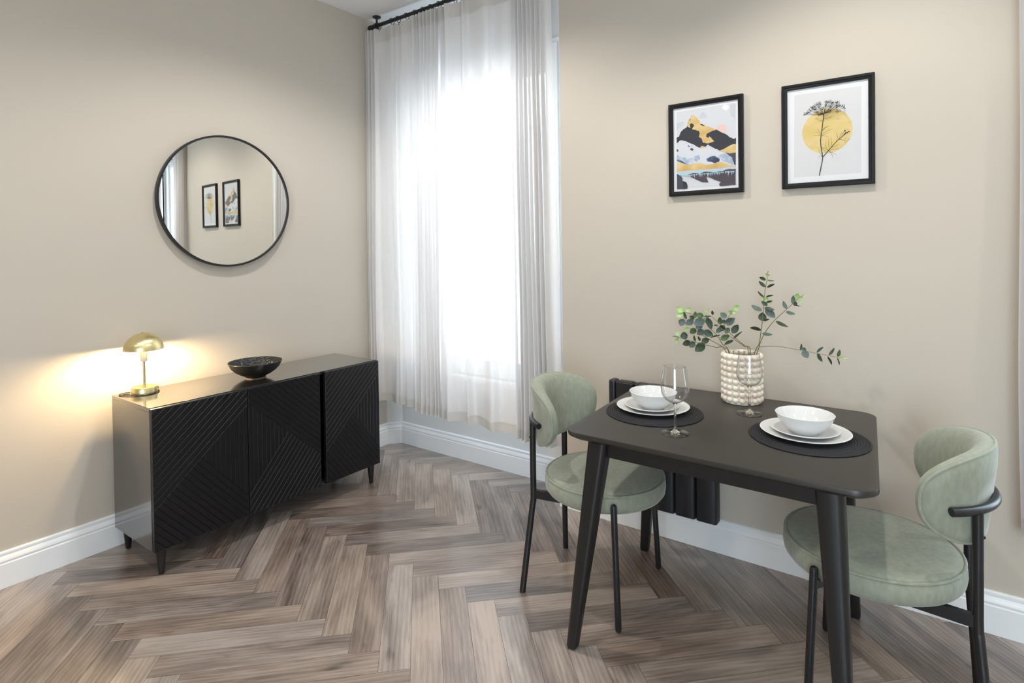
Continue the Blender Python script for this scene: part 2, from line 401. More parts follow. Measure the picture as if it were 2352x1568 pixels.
def window(name, w):
    x0, x1 = w; y = WY
    root = bpy.data.objects.new(name, None); COL.objects.link(root); root.location = ((x0+x1)/2, y, SILL); root['kind'] = 'structure'
    O = root.location
    m = MB()   # moulded architrave round the opening
    for k, (wd, th) in enumerate(((0.075, 0.022), (0.045, 0.034))):
        m.box((x0-wd, y-th, SILL-0.02), (x0+0.012, y, HEAD+wd)); m.box((x1-0.012, y-th, SILL-0.02), (x1+wd, y, HEAD+wd)); m.box((x0+0.012, y-th, HEAD-0.012), (x1-0.012, y, HEAD+wd))
    m.build('architrave', 'white_gloss', root, origin=O, bevel=0.004)
    m = MB(); t = 0.05; ya, yb = y+0.02, y+0.12
    m.box((x0, ya, SILL), (x0+t, yb, HEAD)); m.box((x1-t, ya, SILL), (x1, yb, HEAD)); m.box((x0+t, ya, HEAD-t), (x1-t, yb, HEAD)); m.box((x0+t, ya, SILL), (x1-t, yb, SILL+0.06))
    m.build('window_frame', 'white_gloss', root, origin=O, bevel=0.004)
    zm = (SILL+HEAD)/2
    for nm, za, zb_, yo in (('sash', SILL+0.06, HEAD-t, 0.05),):
        m = MB(); s = 0.04; a, b = x0+t, x1-t
        m.box((a, y+yo, za), (a+s, y+yo+0.035, zb_)); m.box((b-s, y+yo, za), (b, y+yo+0.035, zb_)); m.box((a+s, y+yo, za), (b-s, y+yo+0.035, za+s)); m.box((a+s, y+yo, zb_-s), (b-s, y+yo+0.035, zb_))
        so = m.build(nm, 'white_gloss', root, origin=O, bevel=0.003)
        m = MB(); m.box((a+s-0.005, y+yo+0.015, za+s-0.005), (b-s+0.005, y+yo+0.019, zb_-s+0.005)); m.build('pane', 'window_glass', so, origin=O, smooth=0)
    m = MB(); m.box((x0-0.09, y-0.05, SILL-0.03), (x1+0.09, y+0.03, SILL)); m.build('window_sill', 'white_gloss', root, origin=O, bevel=0.006)
window('window_1', W1); window('window_2', W2)
def added_rear_window():  # unseen window, added behind the viewer for soft daylight fill
    root = bpy.data.objects.new('added_fill_window', None); COL.objects.link(root); root.location = (4.1, RY, Z3[0]); root['kind'] = 'structure'; O = root.location
    ya, yb = RY-0.11, RY-0.05; (a, b), (c, d) = W3, Z3; t = 0.06
    m = MB(); m.box((a, ya, c), (a+t, yb, d)); m.box((b-t, ya, c), (b, yb, d)); m.box((a+t, ya, c), (b-t, yb, c+t)); m.box((a+t, ya, d-t), (b-t, yb, d)); m.box((4.07, ya, c+t), (4.13, yb, d-t))
    m.build('window_frame', 'white_gloss', root, origin=O, bevel=0.003)
    m = MB(); m.box((a+t-0.004, -5.082, c+t-0.004), (4.074, -5.078, d-t+0.004)); m.box((4.126, -5.082, c+t-0.004), (b-t+0.004, -5.078, d-t+0.004)); m.build('pane', 'window_glass', root, origin=O, smooth=0)
added_rear_window()
ART_A={'sky':[(0.05,0.962),(0.966,0.968),(0.956,0.03),(0.047,0.03)],
 'suncr':[(0.746,0.681),(0.828,0.674),(0.747,0.745)],
 'cloudA':[(0.435,0.897),(0.468,0.923),(0.501,0.895),(0.539,0.858),(0.511,0.84),(0.462,0.84),(0.401,0.855)],
 'cloudB':[(0.876,0.955),(0.964,0.958),(0.956,0.744),(0.941,0.786),(0.884,0.824)],
 'cloudC':[(0.048,0.829),(0.164,0.839),(0.175,0.8),(0.105,0.763),(0.049,0.734)],
 'dark':[(0.049,0.656),(0.087,0.66),(0.105,0.694),(0.13,0.727),(0.174,0.748),(0.215,0.766),(0.232,0.82),(0.29,0.882),(0.346,0.86),(0.423,0.785),(0.51,0.748),(0.608,0.714),(0.682,0.687),(0.756,0.648),(0.809,0.627),(0.871,0.581),(0.933,0.56),(0.962,0.569),(0.96,0.493),(0.827,0.462),(0.722,0.441),(0.658,0.466),(0.54,0.529),(0.496,0.494),(0.419,0.5),(0.319,0.549),(0.212,0.592),(0.115,0.616),(0.048,0.583)],
 'gold':[(0.273,0.884),(0.301,0.902),(0.346,0.885),(0.39,0.847),(0.423,0.81),(0.428,0.776),(0.477,0.751),(0.51,0.752),(0.597,0.719),(0.693,0.682),(0.618,0.684),(0.531,0.658),(0.514,0.626),(0.552,0.603),(0.568,0.622),(0.606,0.59),(0.643,0.558),(0.573,0.547),(0.551,0.54),(0.464,0.559),(0.448,0.607),(0.404,0.636),(0.421,0.668),(0.405,0.703),(0.321,0.723),(0.299,0.733),(0.333,0.777),(0.294,0.806),(0.26,0.792),(0.277,0.748),(0.226,0.769),(0.238,0.836),(0.272,0.842)],
 'hillA':[(0.413,0.496),(0.447,0.523),(0.507,0.503),(0.463,0.48)],
 'hillB':[(0.711,0.433),(0.775,0.453),(0.859,0.484),(0.932,0.503),(0.96,0.493),(0.961,0.4),(0.868,0.398),(0.806,0.414)],
 'white':[(0.048,0.579),(0.11,0.617),(0.184,0.577),(0.212,0.592),(0.33,0.536),(0.441,0.486),(0.496,0.498),(0.542,0.528),(0.637,0.467),(0.685,0.464),(0.711,0.433),(0.806,0.413),(0.858,0.378),(0.929,0.284),(0.957,0.257),(0.957,0.242),(0.044,0.252)],
 'slate':[(0.806,0.416),(0.868,0.398),(0.959,0.402),(0.957,0.257),(0.918,0.273),(0.904,0.347),(0.847,0.383)],
 'blueA':[(0.05,0.445),(0.101,0.42),(0.17,0.411),(0.227,0.386),(0.306,0.381),(0.328,0.325),(0.26,0.313),(0.169,0.339),(0.049,0.381)],
 'darkA':[(0.049,0.389),(0.124,0.372),(0.204,0.328),(0.26,0.314),(0.169,0.329),(0.049,0.372)],
 'blueB':[(0.516,0.359),(0.571,0.381),(0.636,0.389),(0.721,0.346),(0.715,0.314),(0.645,0.302),(0.57,0.323),(0.532,0.333)],
 'blueC':[(0.689,0.377),(0.753,0.402),(0.806,0.413),(0.904,0.351),(0.934,0.264),(0.867,0.272),(0.784,0.314),(0.71,0.347)],
 'speck':[(0.262,0.503),(0.296,0.509),(0.324,0.488),(0.302,0.473),(0.276,0.483)],
 'speckB':[(0.223,0.548),(0.252,0.539),(0.268,0.524),(0.24,0.528)],
 'speckC':[(0.047,0.518),(0.074,0.506),(0.081,0.486),(0.05,0.484)],
 'blueD':[(0.329,0.405),(0.407,0.417),(0.423,0.365),(0.373,0.335),(0.334,0.354)],
 'shore':[(0.049,0.363),(0.169,0.326),(0.26,0.31),(0.339,0.324),(0.439,0.322),(0.504,0.295),(0.613,0.294),(0.72,0.309),(0.794,0.301),(0.867,0.264),(0.957,0.253),(0.957,0.244),(0.825,0.242),(0.612,0.237),(0.338,0.244),(0.047,0.245)],
 'lake':[(0.049,0.228),(0.959,0.228),(0.959,0.202),(0.719,0.186),(0.503,0.193),(0.281,0.175),(0.049,0.196)],
 'refl':[(0.213,0.196),(0.304,0.208),(0.415,0.194),(0.503,0.214),(0.633,0.199),(0.75,0.201),(0.824,0.217),(0.959,0.214),(0.956,0.032),(0.853,0.032),(0.717,0.034),(0.712,0.059),(0.738,0.079),(0.627,0.117),(0.557,0.149),(0.514,0.147),(0.551,0.083),(0.469,0.091),(0.37,0.125),(0.258,0.172)],
 'slab':[(0.05,0.213),(0.11,0.193),(0.144,0.152),(0.138,0.127),(0.201,0.107),(0.223,0.064),(0.217,0.03),(0.05,0.03)],
 'slabB':[(0.138,0.127),(0.201,0.107),(0.223,0.064),(0.217,0.03),(0.16,0.03)],
 'reflB':[(0.712,0.059),(0.749,0.07),(0.843,0.045),(0.853,0.034),(0.717,0.036)]}
ART_B={'panel':[(0.092,0.944),(0.919,0.939),(0.913,0.062),(0.082,0.062)],
 'circ':[(0.191,0.551),(0.813,0.536),(0.514,0.758),(0.507,0.29)],
 'stem':[(0.406,0.064),(0.43,0.16),(0.449,0.254),(0.432,0.35),(0.425,0.437),(0.444,0.555),(0.466,0.7)],
 'branch':[(0.449,0.254),(0.521,0.318),(0.621,0.405),(0.734,0.476)],
 'node':[(0.466,0.7)],
 'heads':[(0.231,0.731),(0.257,0.745),(0.293,0.763),(0.317,0.791),(0.356,0.804),(0.387,0.816),(0.427,0.818),(0.355,0.77),(0.417,0.785),(0.447,0.76),(0.498,0.815),(0.513,0.821),(0.548,0.824),(0.577,0.814),(0.616,0.81),(0.646,0.799),(0.487,0.782),(0.547,0.767),(0.587,0.797),(0.631,0.775),(0.635,0.754),(0.665,0.763),(0.703,0.755),(0.727,0.736),(0.41,0.696),(0.39,0.723),(0.526,0.718),(0.546,0.725),(0.654,0.705),(0.446,0.709)],
 'tips':[(0.73,0.497),(0.739,0.471),(0.778,0.483),(0.758,0.474),(0.724,0.46)],
 'twigs':[[(0.43,0.479),(0.382,0.488),(0.335,0.487)],[(0.43,0.488),(0.382,0.518),(0.362,0.528)],[(0.435,0.496),(0.403,0.533),(0.383,0.565)],[(0.437,0.479),(0.483,0.475),(0.523,0.463)],[(0.44,0.483),(0.503,0.499),(0.543,0.509)],[(0.443,0.496),(0.504,0.525),(0.569,0.538)],[(0.448,0.538),(0.484,0.565),(0.524,0.566)],[(0.445,0.53),(0.474,0.553),(0.514,0.575)],[(0.521,0.318),(0.481,0.372),(0.487,0.415)],[(0.531,0.326),(0.522,0.395),(0.527,0.446)],[(0.521,0.318),(0.471,0.347),(0.42,0.36)],[(0.541,0.334),(0.562,0.384),(0.552,0.452)],[(0.561,0.35),(0.621,0.362),(0.66,0.376)],[(0.531,0.322),(0.601,0.33),(0.65,0.335)],[(0.521,0.314),(0.58,0.288),(0.624,0.264)],[(0.526,0.318),(0.57,0.264),(0.57,0.238)],[(0.449,0.254),(0.419,0.299),(0.39,0.366)],[(0.454,0.262),(0.419,0.269),(0.393,0.258)],[(0.621,0.405),(0.632,0.455),(0.622,0.498)],[(0.641,0.42),(0.671,0.468),(0.681,0.501)],[(0.68,0.442),(0.71,0.499),(0.759,0.524)],[(0.661,0.427),(0.7,0.411),(0.729,0.405)],[(0.5,0.307),(0.461,0.331),(0.431,0.367)]]}
SPRAYS={'A':([[(2.485,-0.225,0.949),(2.46,-0.234,0.985),(2.443,-0.243,1.019),(2.42,-0.25,1.045),(2.392,-0.26,1.084),(2.36,-0.268,1.103),(2.328,-0.274,1.111),(2.313,-0.277,1.115)],[(2.482,-0.226,0.951),(2.462,-0.232,0.973),(2.41,-0.246,1.003),(2.38,-0.253,1.022),(2.353,-0.261,1.042),(2.335,-0.264,1.045)],[(2.472,-0.229,0.957),(2.434,-0.238,0.971),(2.396,-0.246,0.979),(2.355,-0.255,0.988),(2.318,-0.263,0.997),(2.287,-0.27,1.005)],[(2.392,-0.26,1.084),(2.366,-0.264,1.085),(2.326,-0.27,1.08),(2.311,-0.274,1.087)],[(2.42,-0.25,1.045),(2.411,-0.256,1.071),(2.402,-0.261,1.096),(2.406,-0.264,1.113)]],
 [(2.314,-0.279,1.118,2.286,-0.29,1.131,0.0272,'l'),(2.314,-0.279,1.111,2.285,-0.289,1.096,0.025,'l'),(2.322,-0.277,1.118,2.345,-0.277,1.131,0.0204,'l'),(2.325,-0.274,1.085,2.317,-0.285,1.116,0.0113,'d'),(2.312,-0.277,1.085,2.302,-0.283,1.055,0.0295,'g'),(2.353,-0.267,1.082,2.319,-0.272,1.061,0.0272,'g'),(2.354,-0.264,1.088,2.332,-0.261,1.096,0.0182,'d'),(2.357,-0.264,1.089,2.359,-0.263,1.118,0.0159,'n'),(2.39,-0.261,1.095,2.365,-0.262,1.11,0.0227,'n'),(2.395,-0.262,1.084,2.354,-0.27,1.064,0.0363,'g'),(2.406,-0.26,1.096,2.418,-0.249,1.043,0.025,'g'),(2.424,-0.261,1.102,2.393,-0.269,1.101,0.0068,'d'),(2.429,-0.263,1.107,2.43,-0.272,1.126,0.0102,'d'),(2.408,-0.266,1.113,2.39,-0.28,1.138,0.0057,'l'),(2.408,-0.266,1.117,2.415,-0.274,1.134,0.0057,'l'),(2.392,-0.259,1.093,2.399,-0.247,1.069,0.0136,'l'),(2.334,-0.262,1.045,2.308,-0.26,1.036,0.0182,'l'),(2.359,-0.258,1.044,2.332,-0.255,1.023,0.025,'n'),(2.389,-0.252,1.041,2.36,-0.249,1.02,0.0295,'g'),(2.388,-0.256,1.037,2.428,-0.253,1.021,0.0295,'d'),(2.326,-0.265,1.017,2.297,-0.273,1.009,0.0318,'d'),(2.293,-0.269,1.017,2.276,-0.271,1.028,0.0182,'l'),(2.286,-0.268,1.002,2.271,-0.266,0.977,0.0159,'l'),(2.292,-0.267,1.005,2.259,-0.267,1.005,0.0045,'l'),(2.334,-0.257,0.988,2.3,-0.256,0.973,0.025,'d'),(2.354,-0.259,0.988,2.334,-0.269,0.967,0.025,'d'),(2.355,-0.255,0.99,2.349,-0.256,1.017,0.0091,'d'),(2.391,-0.246,0.983,2.351,-0.25,0.949,0.0363,'d'),(2.379,-0.25,0.989,2.41,-0.246,1.005,0.025,'d'),(2.373,-0.254,0.994,2.369,-0.263,1.015,0.0091,'d'),(2.383,-0.26,1.069,2.36,-0.261,1.044,0.0272,'g')]),
'B':([[(2.557,-0.19,0.957),(2.535,-0.193,0.981),(2.505,-0.197,1.006),(2.476,-0.201,1.034),(2.456,-0.203,1.054),(2.432,-0.206,1.073),(2.408,-0.209,1.095)],[(2.549,-0.191,0.959),(2.535,-0.193,0.978),(2.503,-0.197,0.999),(2.477,-0.2,1.018),(2.443,-0.204,1.048),(2.416,-0.206,1.056)],[(2.456,-0.203,1.054),(2.47,-0.204,1.082),(2.484,-0.205,1.109),(2.496,-0.206,1.128)]],
 [(2.442,-0.208,1.061,2.445,-0.217,1.095,0.0193,'n'),(2.467,-0.202,1.091,2.441,-0.197,1.11,0.025,'g'),(2.465,-0.201,1.077,2.443,-0.196,1.07,0.0182,'g'),(2.467,-0.203,1.061,2.501,-0.202,1.093,0.0227,'g'),(2.496,-0.208,1.128,2.521,-0.212,1.143,0.025,'l'),(2.49,-0.203,1.12,2.47,-0.196,1.104,0.0204,'l'),(2.493,-0.205,1.12,2.506,-0.203,1.114,0.0159,'l'),(2.488,-0.197,1.028,2.511,-0.192,1.065,0.0272,'d'),(2.456,-0.201,1.06,2.44,-0.195,1.033,0.025,'d'),(2.447,-0.203,1.048,2.425,-0.204,1.026,0.0204,'g'),(2.478,-0.202,1.05,2.461,-0.203,1.026,0.0204,'g'),(2.442,-0.201,0.999,2.477,-0.197,1.018,0.025,'n'),(2.442,-0.203,1.018,2.402,-0.207,1.003,0.0057,'d'),(2.495,-0.2,1.007,2.53,-0.206,1.04,0.0079,'n'),(2.493,-0.199,1.001,2.458,-0.204,0.978,0.0136,'g'),(2.434,-0.203,1.059,2.414,-0.199,1.055,0.0045,'d'),(2.466,-0.207,1.069,2.493,-0.215,1.094,0.0182,'g')]),
'C':([[(2.577,-0.2,0.958),(2.593,-0.2,0.995),(2.601,-0.2,1.047),(2.606,-0.2,1.086),(2.609,-0.2,1.127),(2.613,-0.2,1.178),(2.619,-0.2,1.219),(2.625,-0.2,1.258),(2.626,-0.2,1.281)],[(2.585,-0.2,0.956),(2.6,-0.2,1.006),(2.62,-0.2,1.049),(2.651,-0.2,1.092),(2.686,-0.2,1.129),(2.713,-0.2,1.157),(2.734,-0.2,1.179),(2.756,-0.2,1.197)],[(2.594,-0.2,0.983),(2.631,-0.2,0.988),(2.669,-0.2,0.99),(2.706,-0.2,0.987),(2.742,-0.2,0.983),(2.794,-0.2,0.977),(2.835,-0.2,0.972),(2.869,-0.2,0.969),(2.896,-0.2,0.967)]],
 [(2.621,-0.203,1.251,2.598,-0.211,1.262,0.0131,'n'),(2.624,-0.199,1.251,2.651,-0.197,1.249,0.0052,'n'),(2.62,-0.202,1.223,2.595,-0.205,1.247,0.0131,'d'),(2.624,-0.2,1.221,2.653,-0.199,1.236,0.0091,'d'),(2.613,-0.2,1.181,2.59,-0.201,1.206,0.0078,'d'),(2.621,-0.201,1.184,2.649,-0.204,1.192,0.0065,'d'),(2.615,-0.196,1.168,2.601,-0.188,1.177,0.0131,'l'),(2.619,-0.202,1.174,2.629,-0.207,1.182,0.0157,'l'),(2.621,-0.201,1.161,2.645,-0.202,1.169,0.0091,'n'),(2.626,-0.202,1.149,2.604,-0.207,1.166,0.0157,'d'),(2.604,-0.199,1.127,2.564,-0.197,1.149,0.0183,'g'),(2.614,-0.202,1.14,2.652,-0.205,1.135,0.0157,'d'),(2.619,-0.201,1.136,2.654,-0.203,1.102,0.0287,'g'),(2.605,-0.198,1.086,2.605,-0.194,1.121,0.0313,'d'),(2.611,-0.201,1.087,2.633,-0.204,1.097,0.0078,'d'),(2.602,-0.2,1.051,2.558,-0.199,1.056,0.0144,'d'),(2.603,-0.197,1.037,2.642,-0.19,1.034,0.0131,'g'),(2.627,-0.203,1.266,2.623,-0.21,1.278,0.0078,'l'),(2.627,-0.203,1.268,2.635,-0.211,1.274,0.0078,'l'),(2.627,-0.202,1.279,2.63,-0.207,1.289,0.0047,'l'),(2.695,-0.198,1.139,2.682,-0.194,1.17,0.0144,'g'),(2.692,-0.199,1.129,2.726,-0.197,1.121,0.0131,'g'),(2.656,-0.202,1.091,2.701,-0.206,1.071,0.0131,'d'),(2.716,-0.201,1.161,2.721,-0.204,1.194,0.0157,'g'),(2.718,-0.202,1.163,2.735,-0.208,1.162,0.0183,'d'),(2.718,-0.2,1.157,2.745,-0.201,1.151,0.0031,'d'),(2.73,-0.203,1.181,2.738,-0.211,1.202,0.0209,'l'),(2.736,-0.199,1.176,2.749,-0.195,1.167,0.0131,'l'),(2.742,-0.197,1.186,2.752,-0.19,1.184,0.0131,'l'),(2.753,-0.197,1.191,2.759,-0.189,1.201,0.0065,'l'),(2.729,-0.198,1.183,2.724,-0.194,1.193,0.0104,'l'),(2.743,-0.197,0.982,2.745,-0.189,1.007,0.0078,'d'),(2.753,-0.203,0.983,2.771,-0.212,0.957,0.0261,'g'),(2.755,-0.202,0.98,2.758,-0.205,0.996,0.0157,'g'),(2.799,-0.197,0.979,2.821,-0.189,1.001,0.0091,'g'),(2.801,-0.198,0.977,2.818,-0.193,0.945,0.0131,'d'),(2.84,-0.201,0.974,2.859,-0.202,1.003,0.0091,'d'),(2.836,-0.197,0.968,2.848,-0.189,0.936,0.0078,'d'),(2.869,-0.199,0.97,2.876,-0.197,0.997,0.0117,'n'),(2.868,-0.198,0.966,2.873,-0.192,0.939,0.0047,'g'),(2.878,-0.201,0.97,2.886,-0.205,0.977,0.0065,'l'),(2.884,-0.202,0.967,2.903,-0.207,0.968,0.0052,'l'),(2.879,-0.2,0.965,2.886,-0.201,0.96,0.0052,'l')])}

# ------------------------------------------------------------------ curtains
def curtain(label, pts, xs, ztop, zhem, group, ring_x, rod_y, rod_z):
    """pts: (x, y) fold line at the hem; xs: how the x of the heading follows it"""
    x_mid = sum(p[0] for p in pts)/len(pts)
    root = thing('curtain', label, 'curtain', (x_mid, rod_y, zhem), 0, group); O = root.location
    P = spline(pts, 10); rows = 16
    def pos(p, t, off=0.0):
        x, y = p; e = t*t*(3-2*t)
        xt = xs[0]+(x-xs[1])*xs[2]; yy = rod_y+(y-rod_y)*(1-0.40*e)
        wob = 0.006*math.sin(9*t+x*23)*(1-t)
        z0 = zhem-0.035*(x-0.6)*(1 if x < 2 else 0)
        return (x+(xt-x)*t+wob, yy-off+0.004*math.sin(5*t+31*x), z0+(ztop-z0)*t)
    def sheet(t0, t1, n, off=0.0):
        v = []; f = []; m = len(P)
        for k in range(n+1):
            v += [pos(p, t0+(t1-t0)*k/n, off) for p in P]
        for k in range(n):
            for i in range(m-1): f.append((k*m+i, k*m+i+1, (k+1)*m+i+1, (k+1)*m+i))
        return v, f
    H = ztop-zhem
    m = MB(); m.add(*sheet(0, 1, rows)); m.build('fabric', 'linen_sheer', root, origin=O, smooth=180)
    m = MB(); m.add(*sheet(0, 0.052/H, 1, 0.0025)); m.add(*sheet(0.051/H, 0.0545/H, 1, 0.004)); m.build('hem', 'linen_double', root, origin=O, smooth=180)
    m = MB(); m.add(*sheet(1-0.085/H, 1, 2, 0.0025)); m.add(*sheet(1-0.0865/H, 1-0.0835/H, 1, 0.004)); m.build('heading', 'linen_double', root, origin=O, smooth=180)
    for rx in ring_x:
        m = MB(); c = (rx, rod_y, rod_z-0.006)
        m.tube([(c[0]+0.004*math.sin(a*2), c[1]+0.021*math.cos(a), c[2]+0.021*math.sin(a)) for a in [2*PI*i/20 for i in range(20)]], 0.0022, 6, closed=True)
        m.tube([(c[0], c[1], c[2]-0.021), (c[0]+0.006, c[1], c[2]-0.030), (c[0], c[1], c[2]-0.036)], 0.0014, 5)
        m.build('curtain_ring', 'black_metal', root, origin=O)
    return root
RODY, RODZ = 0.03, 2.918
def bunch(x0, x1, n, amp, y0=0.0):
    """n tight folds gathered between x0 and x1"""
    rnd = random.Random(int(x0*1000)); out = []
    for i in range(n):
        x = x0+(x1-x0)*i/(n-1); out.append((x+rnd.uniform(-0.003, 0.003), y0+(amp if i % 2 else -amp)*rnd.uniform(0.7, 1.1)))
    return out
LEFT = bunch(0.010, 0.085, 7, 0.045, 0.012)+[(0.11, 0.03), (0.17, 0.05), (0.24, 0.015)]+bunch(0.262, 0.292, 3, -0.022, 0.03)+[(0.33, 0.02), (0.38, 0.035), (0.43, 0.01)]+bunch(0.462, 0.690, 15, 0.045, 0.006)
RIGHT = bunch(0.706, 0.745, 3, 0.042, 0.010)+[(0.775, -0.01), (0.80, 0.03), (0.85, 0.03), (0.89, -0.02), (0.915, 0.035), (1.0, 0.02), (1.08, -0.02), (1.11, 0.03), (1.18, 0.03), (1.24, 0.04)]+bunch(1.272, 1.485, 15, 0.048, 0.004)+[(1.50, 0.03), (1.53, 0.05)]
curtain('pale sheer linen curtain panel hanging nearest the sideboard corner', LEFT, (0.0, 0.0, 1.0), 2.888, 0.335, 'sheer curtains at the window', (0.075, 0.11, 0.24, 0.30, 0.38, 0.46, 0.53, 0.60, 0.67), RODY, RODZ)
curtain('pale sheer linen curtain panel hanging behind the left dining chair', RIGHT, (0.70, 0.70, 0.935), 2.888, 0.335, 'sheer curtains at the window', (0.715, 0.80, 0.92, 1.04, 1.16, 1.24, 1.30, 1.38, 1.45), RODY, RODZ)
SIDE = [(3.392, -0.095), (3.415, -0.055), (3.43, -0.12), (3.455, 0.04), (3.48, -0.10), (3.505, 0.05), (3.53, -0.09), (3.56, 0.05), (3.59, -0.08), (3.62, 0.05), (3.66, -0.07), (3.70, 0.03)]
curtain('beige linen curtain bunched at the far right edge of the picture', SIDE, (3.392, 3.392, 1.0), 2.888, 0.40, 'sheer curtains at the window', (3.46, 3.54, 3.62, 3.69), 0.0, RODZ)
def curtain_rod(label, x0, x1, y):
    r = thing('curtain_rod', label, 'curtain rod', ((x0+x1)/2, y, RODZ)); O = r.location
    m = MB(); m.tube([(x0+0.03, y, RODZ), (x1-0.03, y, RODZ)], 0.0125, 16); m.build('pole', 'black_metal', r, origin=O)
    for xa, xb in ((x0, x0+0.055), (x1-0.055, x1)):
        m = MB(); m.rod((xa, y, RODZ), (xb, y, RODZ), 0.0165, 16); m.build('finial', 'black_metal', r, origin=O)
    for xb in (x0+0.085, x1-0.085):
        m = MB(); m.lathe([(0, 0), (0.028, 0), (0.029, -0.004), (0.026, -0.008), (0.008, -0.010), (0.007, -0.012), (0.007, -0.045), (0, -0.045)], (xb, y, CEIL), 24)
        m.tube([(xb, y+0.017*math.cos(a), RODZ+0.017*math.sin(a)) for a in [2*PI*i/18 for i in range(18)]], 0.004, 8, closed=True)
        m.build('ceiling_bracket', 'black_metal', r, origin=O)
curtain_rod('black curtain pole hung from the ceiling above the sheer curtains', 0.004, 1.545, RODY)
curtain_rod('black curtain pole above the bunched curtain at the far right', 3.42, 5.0, 0.0)

# ------------------------------------------------------------------ sideboard
SX0, SX1, SY0, SY1, SZ0, SZ1 = 0.062, 0.481, -1.584, -0.3435, 0.112, 0.7303
def clip_half(poly, a, b):
    """keep the part of poly to the left of the line a->b"""
    out = []; n = len(poly)
    def side(p): return (b[0]-a[0])*(p[1]-a[1])-(b[1]-a[1])*(p[0]-a[0])
    for i in range(n):
        p, q = poly[i], poly[(i+1) % n]; sp, sq = side(p), side(q)
        if sp >= -1e-9: out.append(p)
        if (sp > 1e-9 and sq < -1e-9) or (sp < -1e-9 and sq > 1e-9):
            t = sp/(sp-sq); out.append((p[0]+(q[0]-p[0])*t, p[1]+(q[1]-p[1])*t))
    res = []
    for p in out:
        if not res or math.hypot(p[0]-res[-1][0], p[1]-res[-1][1]) > 1e-4: res.append(p)
    if len(res) > 2 and math.hypot(res[0][0]-res[-1][0], res[0][1]-res[-1][1]) < 1e-4: res.pop()
    return res if len(res) > 2 else []
def area(p): return 0.5*sum(p[i-1][0]*p[i][1]-p[i][0]*p[i-1][1] for i in range(len(p)))
def slats(region, d, pitch, origin):
    """cut a convex region into strips along direction d"""
    L_ = math.hypot(*d); d = (d[0]/L_, d[1]/L_); n = (-d[1], d[0]); out = []
    ts = [(p[0]-origin[0])*n[0]+(p[1]-origin[1])*n[1] for p in region]
    for k in range(math.floor(min(ts)/pitch)-1, math.ceil(max(ts)/pitch)+1):
        a = (origin[0]+n[0]*pitch*k, origin[1]+n[1]*pitch*k); b = (a[0]+d[0], a[1]+d[1])
        c = (origin[0]+n[0]*pitch*(k+1), origin[1]+n[1]*pitch*(k+1)); e = (c[0]-d[0], c[1]-d[1])
        q = clip_half(region, a, b)
        q = clip_half(q, c, e) if q else []
        if q and area(q) > 2e-5: out.append(q)
    return out
def carved_door(name, parent, O, ya, yb, mirrored):
    m = MB(); zb, zt = SZ0+0.002, SZ1-0.003; w, h = yb-ya, zt-zb; xb, xf = SX1-0.020, SX1
    m.box((xb, ya, zb), (xf-0.0020, yb, zt))
    # grooves in door coordinates: s across (0..w), t up (0..h)
    D0, D1 = (0.0, 0.29*h), (w, 0.885*h); sx = 0.47*w; E0 = (sx, D0[1]+(D1[1]-D0[1])*0.47); E1 = (w, 0.155*h)
    full = [(0, 0), (w, 0), (w, h), (0, h)]
    R_A = clip_half(full, D0, D1); low = clip_half(full, D1, D0)
    R_B = clip_half(low, E0, E1); R_C = clip_half(low, E1, E0)
    dD = (D1[0]-D0[0], D1[1]-D0[1]); dE = (E1[0]-E0[0], E1[1]-E0[1])
    strips = slats(R_A, dD, 0.0245, D0)+slats(R_B, (0, 1), 0.0225, (w, 0))+slats(R_C, dE, 0.0245, E0)
    for s in strips:
        if area(s) < 0: s = s[::-1]
        lo = inset_poly(s, 0.0002); hi = inset_poly(s, 0.0023)
        if area(lo) <= 0 or area(hi) <= 0: continue
        def W(p, x):
            q = (w-p[0]) if mirrored else p[0]; return (x, ya+q, zb+p[1])
        m.loft([[W(p, xf-0.0022) for p in lo], [W(p, xf) for p in hi]])
    return m.build(name, 'door_black', parent, origin=O, smooth=0)
def sideboard():
    r = thing('sideboard', 'black sideboard with line-carved doors standing against the left wall', 'sideboard', ((SX0+SX1)/2, (SY0+SY1)/2, 0)); O = r.location
    m = MB(); x1 = SX1-0.023; t = 0.018
    m.box((SX0, SY0, SZ1-t), (x1, SY1, SZ1)); m.box((SX0, SY0, SZ0), (x1, SY0+t, SZ1-t)); m.box((SX0, SY1-t, SZ0), (x1, SY1, SZ1-t))
    m.box((SX0, SY0+t, SZ0), (x1, SY1-t, SZ0+t)); m.box((SX0, SY0+t, SZ0+t), (SX0+0.008, SY1-t, SZ1-t))
    m.box((SX0+0.008, -0.745, SZ0+t), (x1-0.012, -0.727, SZ1-t)); m.box((SX0+0.008, -1.168, SZ0+t), (x1-0.012, -1.150, SZ1-t))
    m.build('carcass', 'cabinet_black', r, origin=O, bevel=0.0012)
    carved_door('door', r, O, SY0+0.001, -1.1615, False)
    carved_door('door', r, O, -1.1585, -0.754, True)
    carved_door('door', r, O, -0.7195, SY1-0.001, False)
    for (x, y) in ((0.085, SY0+0.045), (0.448, SY0+0.038), (0.085, SY1-0.045), (0.448, SY1-0.045)):
        m = MB(); m.lathe([(0, 0), (0.009, 0), (0.0115, 0.003), (0.020, 0.095), (0.020, SZ0), (0, SZ0)], (x, y, 0.0005), 24); m.build('leg', 'leg_black', r, origin=O)
sideboard()

